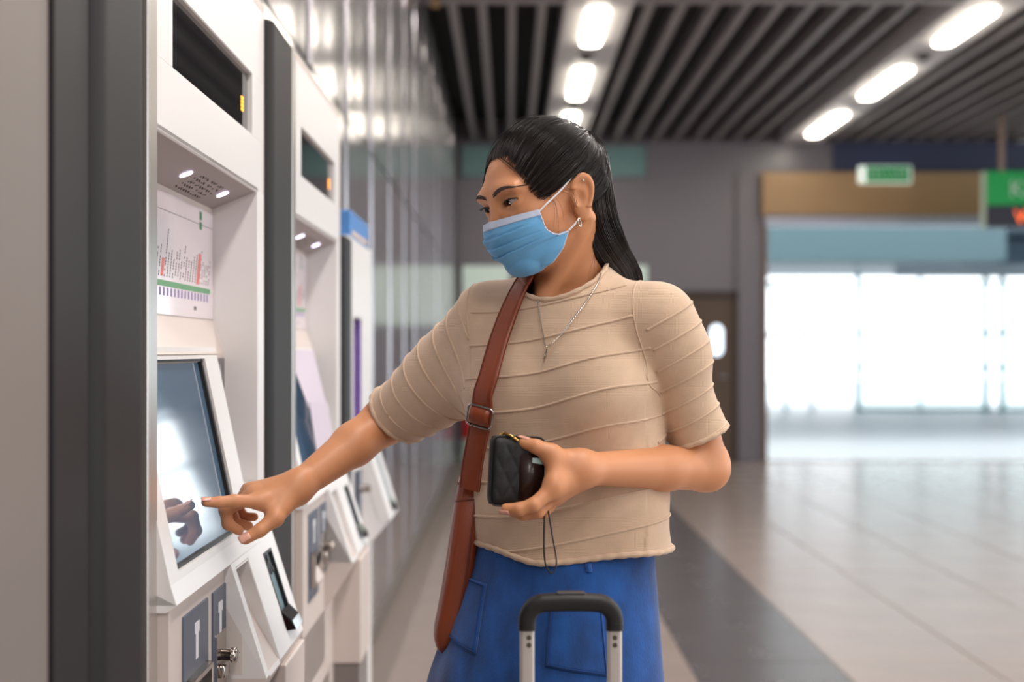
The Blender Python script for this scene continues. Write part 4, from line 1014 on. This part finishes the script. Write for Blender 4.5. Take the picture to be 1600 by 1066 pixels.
isR = (q[:, 0] < -.118) | ((tR > .045) & (dR < .075) & (q[:, 0] < -.095)); isL = (q[:, 0] > .138 - .04 * np.clip((q[:, 2] - 1.30) / .05, 0, 1)) & (q[:, 2] > 1.12)
vt = q[:, 2] - .14 * q[:, 0] + .010 * np.cos(q[:, 0] * 16 + .4) + .004 * np.sin(q[:, 1] * 30)
vr = tR + .010 * np.sin(q[:, 2] * 9); vl = tL + .30 * (q[:, 0] - .16)
rid = contours(vt, [1.028 + .0465 * k for k in range(8)], ~(isR | isL)) + contours(vr, [-.01 + .0345 * k for k in range(8)], isR) + contours(vl, [-.01 + .0305 * k for k in range(7)], isL)
for pth in rid:
    n = len(pth); Q = pth[np.unique(np.r_[np.arange(0, n, 2), n - 1])]
    for _ in range(2): Q[1:-1] = (Q[:-2] + 2 * Q[1:-1] + Q[2:]) / 4
    if np.linalg.norm(np.diff(Q, axis=0), axis=1).sum() < .03: continue
    MB().tube([Vector(x - OFF) for x in Q], .0019, 6).build('knit_ridge', m_knit, sw, True)
for pth in contours(q[:, 0] - .02 * np.clip((1.30 - q[:, 2]) / .1, -1, 1), [.122, -.118], (q[:, 2] > 1.215) & (q[:, 1] > -.03)):
    Q = pth[::2].copy()
    for _ in range(2): Q[1:-1] = (Q[:-2] + 2 * Q[1:-1] + Q[2:]) / 4
    MB().tube([Vector(x - OFF) for x in Q], .0013, 6).build('sleeve_seam', m_knit, sw, True)
# ---- necklace
f_chest = lambda P: np.minimum(f_sw(P), f_neck(P))
ch = cast(f_chest, [(843, 470), (846, 500), (851, 525), (857, 543)]); ch2 = cast(f_chest, [(857, 543), (878, 524), (900, 495), (918, 470), (933, 446), (938, 430)])
off = gradn(f_chest, ch) * .004; nk = np.vstack([ch + off, (ch2 + gradn(f_chest, ch2) * .004)[1:]])
Q = cr(nk, 16); b = MB()
b.tube([Vector(x - OFF) for x in Q], [.0007 + .0004 * (i % 2) for i in range(len(Q))], 5); ne = b.build('necklace', m_gold, person)
pd = cast(f_chest, [(857, 545), (855, 554), (853, 563)]); pd = pd + gradn(f_chest, pd) * .004
MB().tube([Vector(x - OFF) for x in cr(pd, 4)], [.0010, .0019, .0012, .0022, .0012, .0020, .0022, .0012, .0008], 6).build('pendant', m_gold, ne)

# ---- skirt
SA = R(27); SL = np.array([math.cos(SA), -math.sin(SA), 0]); SFw = np.array([-math.sin(SA), -math.cos(SA), 0])
def skirt(th, z, out=0):
    z = np.asarray(z, float); th = np.asarray(th, float)
    a = np.interp(z, [.45, .70, .825, .99, 1.04], [.215, .186, .166, .132, .126]); bb = a * np.interp(z, [.45, .825, 1.04], [.9, .82, .78]); cx_ = np.interp(z, [.45, .825, .99, 1.04], [.045, .052, .070, .075])
    low = np.clip((1.0 - z) / .5, 0, 1)
    rip = 1 + low * (.035 * np.sin(7 * th + .6) + .02 * np.sin(11 * th + 2.1)) + .012 * np.sin(3 * th + z * 9)
    x = (a * rip + out) * np.cos(th); y = (bb * rip + out) * np.sin(th)
    return np.stack([cx_, np.full_like(cx_, 1.97), z], -1) + x[..., None] * SL + y[..., None] * SFw
m_suede = M('blue_suede', (17, 72, 140), .85, var=.95, vscale=22, sheen=.2, bump=.25, bscale=260, stretch=(1.4, 1.4, .8))
m_stitch = M('blue_seam', (18, 58, 122), .85)
NTH, NZ = 160, 60
thg, zg = np.meshgrid(np.linspace(0, 2 * np.pi, NTH, endpoint=False), np.linspace(.46, 1.035, NZ), indexing='ij')
sk = pmesh('skirt', skirt(thg, zg).reshape(-1, 3), grid_faces(NTH, NZ, cu=True), m_suede); md = sk.modifiers.new('thick', 'SOLIDIFY'); md.thickness = .002; md.offset = -1
tF, zF = np.meshgrid(np.linspace(-.6, np.pi + .6, 700), np.linspace(.78, 1.03, 300), indexing='ij'); WF = skirt(tF, zF)
prj = np.stack([VX + FPX * WF[..., 0] / WF[..., 1], VY - FPX * (WF[..., 2] - CAMZ) / WF[..., 1]], -1)
nrmF = np.cross(np.gradient(WF, axis=0), np.gradient(WF, axis=1)); facing = (nrmF * (WF - np.array([0, 0, CAMZ]))).sum(-1)
sgn = np.sign(facing[350, 150])
def uv(x, y):
    d = np.hypot(prj[..., 0] - x, prj[..., 1] - y) + np.where(facing * sgn > 0, 0, 1e4); i = np.unravel_index(np.argmin(d), d.shape); return np.array([tF[i], zF[i]])
def pocket(c):
    TL, TR, BR, BL = [uv(*p) for p in c]; n = 15; g = np.linspace(0, 1, n)
    U, Vv = np.meshgrid(g, g, indexing='ij'); W = (1 - U)[..., None] * ((1 - Vv)[..., None] * TL + Vv[..., None] * BL) + U[..., None] * ((1 - Vv)[..., None] * TR + Vv[..., None] * BR)
    pk = pmesh('pocket', skirt(W[..., 0], W[..., 1], .0035).reshape(-1, 3), grid_faces(n, n), m_suede, sk); md = pk.modifiers.new('thick', 'SOLIDIFY'); md.thickness = .003; md.offset = 0
    ed = np.vstack([W[0, :], W[:, -1], W[::-1][:, :][0:0].reshape(0, 2), W[-1, ::-1], W[::-1, 0]]); ed = ed * .94 + W.mean((0, 1)) * .06
    MB().tube([Vector(x - OFF) for x in skirt(ed[:, 0], ed[:, 1], .0055)], .0009, 5).build('stitching', m_stitch, pk)
pocket([(727, 890), (763, 912), (746, 1022), (702, 984)]); pocket([(860, 950), (938, 946), (948, 1056), (853, 1040)])
def seam(pts, r=.0012):
    W = np.array([uv(*p) for p in pts]); W = cr(W, 10); MB().tube([Vector(x - OFF) for x in skirt(W[:, 0], W[:, 1], .0006)], r, 5).build('seam', m_stitch, sk)
seam([(812, 884), (808, 950), (800, 1064)]); seam([(1000, 884), (1006, 960), (1012, 1064)])
W = np.array([uv(918, 880), uv(918, 885), uv(919, 889), uv(919, 893)]); MB().tube([Vector(x - OFF) for x in skirt(W[:, 0], W[:, 1], .002)], .0048, 8).build('belt_loop', m_suede, sk)
# ---- shoes
m_shoe = M('shoe_white', (225, 222, 216), .6)
for s in (-1, 1):
    q0 = lambda x, y, z: V3(tb(.09 * s + x, y, z) - OFF)
    b = MB(); b.tube([q0(0, -.05, .04), q0(0, -.03, .045), q0(0, .04, .042), q0(.003 * s, .10, .034), q0(.005 * s, .135, .028)], [.028, .037, .036, .033, .018], 14)
    sh = b.build('shoe', m_shoe, person, True); b = MB(); b.prism([(float(p.x), float(p.y)) for p in [q0(.036 * math.cos(a), .042 + .10 * math.sin(a), 0) for a in np.linspace(0, 2 * np.pi, 20, endpoint=False)]], 'z', .0, .014); b.build('sole', M('sole_rubber', (190, 188, 184), .7), sh)

# ================================================================== THINGS SHE CARRIES
# ---- shoulder bag
m_lea = M('tan_leather', (132, 58, 27), .38, var=.10, vscale=20, bump=.12, bscale=380, coat=.08); m_lead = M('leather_edge', (104, 44, 22), .5)
BO = np.array([-.09, 2.04, .72]); bag = empty('shoulder_bag', tuple(BO)); tag(bag, 'tan brown leather shoulder bag hanging from strap at the person\'s hip', 'bag')
# the bag hangs edge-on: gusset towards the camera, flap side along her hip
def ribbon(name, pts, nrm, w, th, mat, parent):
    pts = np.asarray(pts); t = np.gradient(pts, axis=0); t /= np.linalg.norm(t, axis=1, keepdims=True); nrm = nrm - t * (nrm * t).sum(1, keepdims=True); nrm /= np.linalg.norm(nrm, axis=1, keepdims=True); s = np.cross(t, nrm)
    V = []
    for p, n_, s_2 in zip(pts, nrm, s):
        for a, c in ((-1, -.5), (-.92, .5), (-.5, .62), (0, .66), (.5, .62), (.92, .5), (1, -.5), (0, -.5)): V.append(p + s_2 * a * w / 2 + n_ * c * th)
    return pydata(name, np.array(V) - BO, grid_faces(len(pts), 8, cv=True), mat, parent), s
fr = cast(f_sw, [(826, 436), (818, 448), (806, 472), (793, 505), (780, 545), (768, 590), (762, 615)])
gn = gradn(f_sw, fr); fr = fr + gn * np.array([.006, .006, .006, .007, .008, .009, .012])[:, None]
low = [PX(752, 645, fr[-1][1] + .006), PX(744, 690, fr[-1][1] + .020), PX(737, 730, fr[-1][1] + .035), PX(733, 765, fr[-1][1] + .045)]
top0 = fr[0]; back = [top0 + np.array([.010, .055, -.004]), top0 + np.array([.008, .035, .010])]
bk0 = [tb(-.11, -.115, 1.10), tb(-.095, -.118, 1.22), tb(-.075, -.10, 1.33)]
path = np.vstack([bk0, back, fr, low]); nn = np.vstack([np.tile(-BF, (3, 1)), np.tile([0, .3, 1.], (2, 1)), gn, np.tile([-.35, -.93, 0], (4, 1))])
Q = cr(path, 8); Nq = cr(nn, 8); st, _ = ribbon('strap', Q, Nq, .031, .0032, m_lea, bag)
t_ = np.gradient(Q, axis=0); t_ /= np.linalg.norm(t_, axis=1, keepdims=True); Nn_ = Nq - t_ * (Nq * t_).sum(1, keepdims=True); Nn_ /= np.linalg.norm(Nn_, axis=1, keepdims=True); Sd = np.cross(t_, Nn_)
for e in (-1, 1): MB().tube([Vector(p) for p in Q + Sd * e * .0132 + Nn_ * .0019 - BO], .0005, 4).build('stitching', m_lead, st)
# buckle and keeper loop
bi = int(np.argmin(np.abs((VY - FPX * (Q[:, 2] - CAMZ) / Q[:, 1]) - 652) + np.where(np.arange(len(Q)) < 40, 1e4, 0)))
bc, bs, bt, bn_ = Q[bi], Sd[bi], t_[bi], Nn_[bi]
m_steel = M('buckle_steel', (186, 182, 180), .22, 1.0)
def rp(u, v, o): return Vector(bc + bs * u + bt * v + bn_ * o - BO)
ring = [rp(.0185 * math.copysign(abs(math.cos(a)) ** .35, math.cos(a)), .0145 * math.copysign(abs(math.sin(a)) ** .35, math.sin(a)), .004) for a in np.linspace(0, 2 * np.pi, 32, endpoint=False)]
MB().tube(ring, .0017, 8, closed=True).build('buckle', m_steel, bag, True)
kp = [bc + bt * v + bn_ * o for v, o in ((-.011, .003), (-.008, .0075), (0, .009), (.008, .0075), (.011, .003))]
ribbon('keeper', np.array(kp), np.tile(bn_, (5, 1)), .029, .003, m_lea, bag)
# body: loft of rounded sections from the top mouth to the base
def Bp(x, y, Y): return PX(x, y, Y)
secs = []
for (xl, xr, yy, Yc, dY) in ((715, 760, 752, 2.055, .10), (708, 757, 790, 2.06, .115), (700, 752, 840, 2.062, .125), (691, 745, 900, 2.064, .13), (682, 735, 950, 2.066, .13), (676, 722, 985, 2.066, .128), (681, 706, 1008, 2.066, .122), (690, 700, 1016, 2.066, .11)):
    a, c = Bp(xl, yy, Yc - dY * .85), Bp(xr, yy, Yc - dY * .85); mid = (a + c) / 2; hx = (c[0] - a[0]) / 2
    secs.append([(mid[0] + .15 * (.0) + hx * math.copysign(abs(math.cos(t)) ** .45, math.cos(t)), Yc + dY * math.copysign(abs(math.sin(t)) ** .28, math.sin(t)), mid[2] + .004 * math.cos(t)) for t in np.linspace(0, 2 * np.pi, 48, endpoint=False)])
S = np.array(secs); S = cr(S.reshape(len(S), -1), 4).reshape(-1, 48, 3)
bd = pydata('pouch', S.reshape(-1, 3) - BO, grid_faces(len(S), 48, cv=True), m_lea, bag)
for k in (0, -1):
    pass
pydata('base', np.vstack([S[-1], S[-1].mean(0)]) - BO, np.array([(i, (i + 1) % 48, 48) for i in range(48)]), m_lea, bd)
MB().tube([Vector(x - BO) for x in S[0]], .0022, 6, closed=True).build('mouth_edge', m_lead, bd, True)
ri = S[3]; MB().tube([Vector(x - BO) for x in S[3]], .0013, 6, closed=True).build('welt', m_lead, bd, True)
gp = [S[i][37] + np.array([0, -.0008, 0]) for i in range(2, len(S) - 4)]; MB().tube([Vector(x - BO) for x in gp], .0016, 6).build('gusset_piping', m_lead, bd, True)
tabp = [PX(756, 735, 2.075), PX(757, 752, 2.07), PX(754, 775, 2.065)]; ribbon('strap_tab', np.array(tabp), np.tile([-.2, -1, 0], (3, 1)), .026, .004, m_lea, bag)

# ---- wallet
m_quilt = M('quilted_black', (20, 19, 22), .62, var=.2, vscale=60, bump=.2, bscale=500); m_brn = M('brown_leather_dark', (44, 28, 26), .35, coat=.15); m_zip = M('zip_gold', (214, 170, 96), .25, 1.0)
WO = PX(806, 736, 1.790); wl_ = empty('wallet', tuple(WO)); tag(wl_, 'small black quilted zip wallet held in the person\'s left hand', 'wallet')
RW = rotz(R(17)) @ roty(R(3))
HW, HH, TW = .0335, .0425, .0115
def wq(p): return Vector(RW @ np.asarray(p, float))
NX, NZ2 = 41, 51
for sgn_, nm in ((-1, 'front_panel'), (1, 'back_panel')):
    gx, gz = np.meshgrid(np.linspace(-1, 1, NX), np.linspace(-1, 1, NZ2), indexing='ij')
    d1 = np.abs(np.sin((gx * HW + gz * HH * .55) * np.pi / .020)); d2 = np.abs(np.sin((gx * HW - gz * HH * .55) * np.pi / .020)); puff = .0020 * (np.minimum(d1, d2) ** .5)
    edge = (1 - np.abs(gx) ** 8) * (1 - np.abs(gz) ** 8)
    rx = HW * (1 - .02 * np.abs(gz) ** 6); V = np.stack([gx * rx * np.where(np.abs(gz) > .9, .97, 1), sgn_ * (TW - .006 + .006 * edge ** .5 + puff * edge), gz * HH], -1).reshape(-1, 3)
    pydata(nm, V @ RW.T, grid_faces(NX, NZ2), m_quilt, wl_)
out = [(HW * math.copysign(abs(math.cos(a)) ** .22, math.cos(a)), HH * math.copysign(abs(math.sin(a)) ** .22, math.sin(a))) for a in np.linspace(0, 2 * np.pi, 72, endpoint=False)]
Vs = [RW @ np.array([x * k, y, z * k]) for x, z in out for y, k in ((-TW + .004, .985), (-TW * .55, 1.03), (0, 1.0), (TW * .55, 1.03), (TW - .004, .985))]
pydata('gusset', np.array(Vs), grid_faces(72, 5, cu=True), M('wallet_edge', (16, 16, 28), .6, bump=.4, bscale=900), wl_)
MB().tube([wq((x * 1.0, 0, z * 1.0)) for x, z in out], .0016, 6, closed=True).build('zip_track', m_blackp, wl_)
MB().tube([wq((x * 1.03, -TW * .62, z * 1.03)) for x, z in out], .0012, 6, closed=True).build('piping', m_blackp, wl_)
b = MB(); b.tube([wq((-.022, -.004, HH + .002)), wq((-.020, -.006, HH + .005)), wq((-.010, -.011, HH + .001)), wq((-.003, -.014, HH - .004))], [.0016, .0020, .0017, .0021], 8); b.ball(wq((-.022, -.003, HH + .002)), .0028, 2); b.build('zip_pull', m_zip, wl_, True)
t = bmesh.new(); bmesh.ops.create_cube(t, size=1)
for v in t.verts: v.co = wq((.016 + v.co.x * .030, -TW - .0022 + v.co.y * .003, -.006 + v.co.z * .056))
bmesh.ops.bevel(t, geom=t.edges[:], offset=.0012, segments=2, affect='EDGES'); mm = bpy.data.meshes.new('card_pocket'); t.to_mesh(mm); t.free(); cp = link('card_pocket', mm, m_brn, wl_, True)
b = MB(); b.hexa([wq(p) for p in ((.016, -TW - .0045, .012), (.030, -TW - .0045, .010), (.030, -TW - .0045, .018), (.016, -TW - .0045, .018), (.016, -TW - .0035, .012), (.030, -TW - .0035, .010), (.030, -TW - .0035, .018), (.016, -TW - .0035, .018))]); b.build('card_edge', M('card_pale', (176, 206, 204), .3), cp)
lpz = [PX(851, 792, 1.785), PX(850, 830, 1.782), PX(850, 862, 1.778), PX(853, 884, 1.776), PX(861, 896, 1.776), PX(868, 888, 1.778), PX(869, 872, 1.78), PX(863, 838, 1.783), PX(856, 795, 1.787)]
MB().tube([Vector(x - WO) for x in cr(lpz, 6)], .0011, 6).build('wrist_cord', m_blackp, wl_, True)
MB().tube([Vector(x - WO) for x in cr([PX(851, 792, 1.785), PX(846, 770, 1.79), PX(838, 755, 1.785)], 5)], .0011, 6).build('cord_anchor', m_blackp, wl_, True)

# ---- suitcase
SY = 1.62; sxl, sxr = PX(823.5, 900, SY)[0], PX(960, 900, SY)[0]; smx = (sxl + sxr) / 2
su = empty('suitcase', (float(smx), SY, 0)); tag(su, 'upright suitcase with black trolley grip on two silver tubes', 'suitcase')
m_alu = M('brushed_aluminium', (216, 212, 208), .36, .75); m_grip = M('grip_black', (20, 20, 21), .5, bump=.05, bscale=900)
hw = (sxr - sxl) / 2; ztop = CAMZ + (VY - 927) / FPX * SY; zj = CAMZ + (VY - 984) / FPX * SY
for s in (-1, 1):
    tb_ = MB(); tb_.prism([(hw * s + .0085 * math.copysign(abs(math.cos(a)) ** .5, math.cos(a)), .0065 * math.copysign(abs(math.sin(a)) ** .5, math.sin(a))) for a in np.linspace(0, 2 * np.pi, 24, endpoint=False)], 'z', .50, zj + .01)
    tu = tb_.build('tube', m_alu, su, False)
    for z in (zj - .008, zj - .0165): MB().disc((hw * s + (.001 if s < 0 else -.001) + .001, -.0062, z), (0, -1, 0), .0028, .0014, 14).disc((hw * s + .001, -.0076, z), (0, -1, 0), .0016, .0004, 10).build('rivet', M('rivet_dark', (104, 98, 94), .3, .8), tu)
zc_ = ztop - .010; ra_ = .021
gp = [(-hw, 0, zj), (-hw, 0, zj + .008)] + [(-hw + ra_ - ra_ * math.cos(R(a)), 0, zc_ - .001 - ra_ + ra_ * math.sin(R(a))) for a in range(0, 91, 15)] + [(0, 0, zc_)] + [(hw - ra_ + ra_ * math.cos(R(a)), 0, zc_ - .001 - ra_ + ra_ * math.sin(R(a))) for a in range(90, -1, -15)] + [(hw, 0, zj + .008), (hw, 0, zj)]
gq = cr(gp, 6); tt_ = np.gradient(gq, axis=0); tt_ /= np.linalg.norm(tt_, axis=1, keepdims=True); yv = np.array([0, 1., 0]); nv = np.cross(yv[None], tt_)
NA = 20; V = np.array([[p + nvv * .0100 * math.copysign(abs(math.cos(a)) ** .6, math.cos(a)) + yv * .0125 * math.copysign(abs(math.sin(a)) ** .6, math.sin(a)) for a in np.linspace(0, 2 * np.pi, NA, endpoint=False)] for p, nvv in zip(gq, nv)])
g = pydata('grip', V.reshape(-1, 3), grid_faces(len(gq), NA, cv=True), m_grip, su)
for k in (0, -1): pydata('grip_end', np.vstack([V[k], V[k].mean(0)]), np.array([(i, (i + 1) % NA, NA) for i in range(NA)]), m_grip, g)
MB().box(-.016, .016, -.007, .007, ztop - .001, ztop + .0018, .0012).build('release_button', M('button_grey', (60, 58, 58), .4), su)
m_shell = M('shell_charcoal', (48, 50, 54), .35, var=.05, vscale=10)
cs_ = MB(); cs_.box(-.18, .18, -.19, .03, .06, .55, .03, 4); shl = cs_.build('shell', m_shell, su, True)
for x in (-.12, -.06, 0, .06, .12): MB().box(x - .008, x + .008, -.194, -.186, .10, .51, .003).build('rib', m_shell, shl)
MB().tube([(-.06, -.08, .552), (-.045, -.08, .575), (.045, -.08, .575), (.06, -.08, .552)], .008, 8).build('top_handle', m_grip, su, True)
for x in (-.14, .14):
    for y in (-.155, -.005):
        w = MB().tube([(x - .012, y, .025), (x + .012, y, .025)], .025, 18).build('wheel', m_grip, su); MB().box(x - .018, x + .018, y - .012, y + .012, .026, .065, .004).build('wheel_fork', m_shell, w)
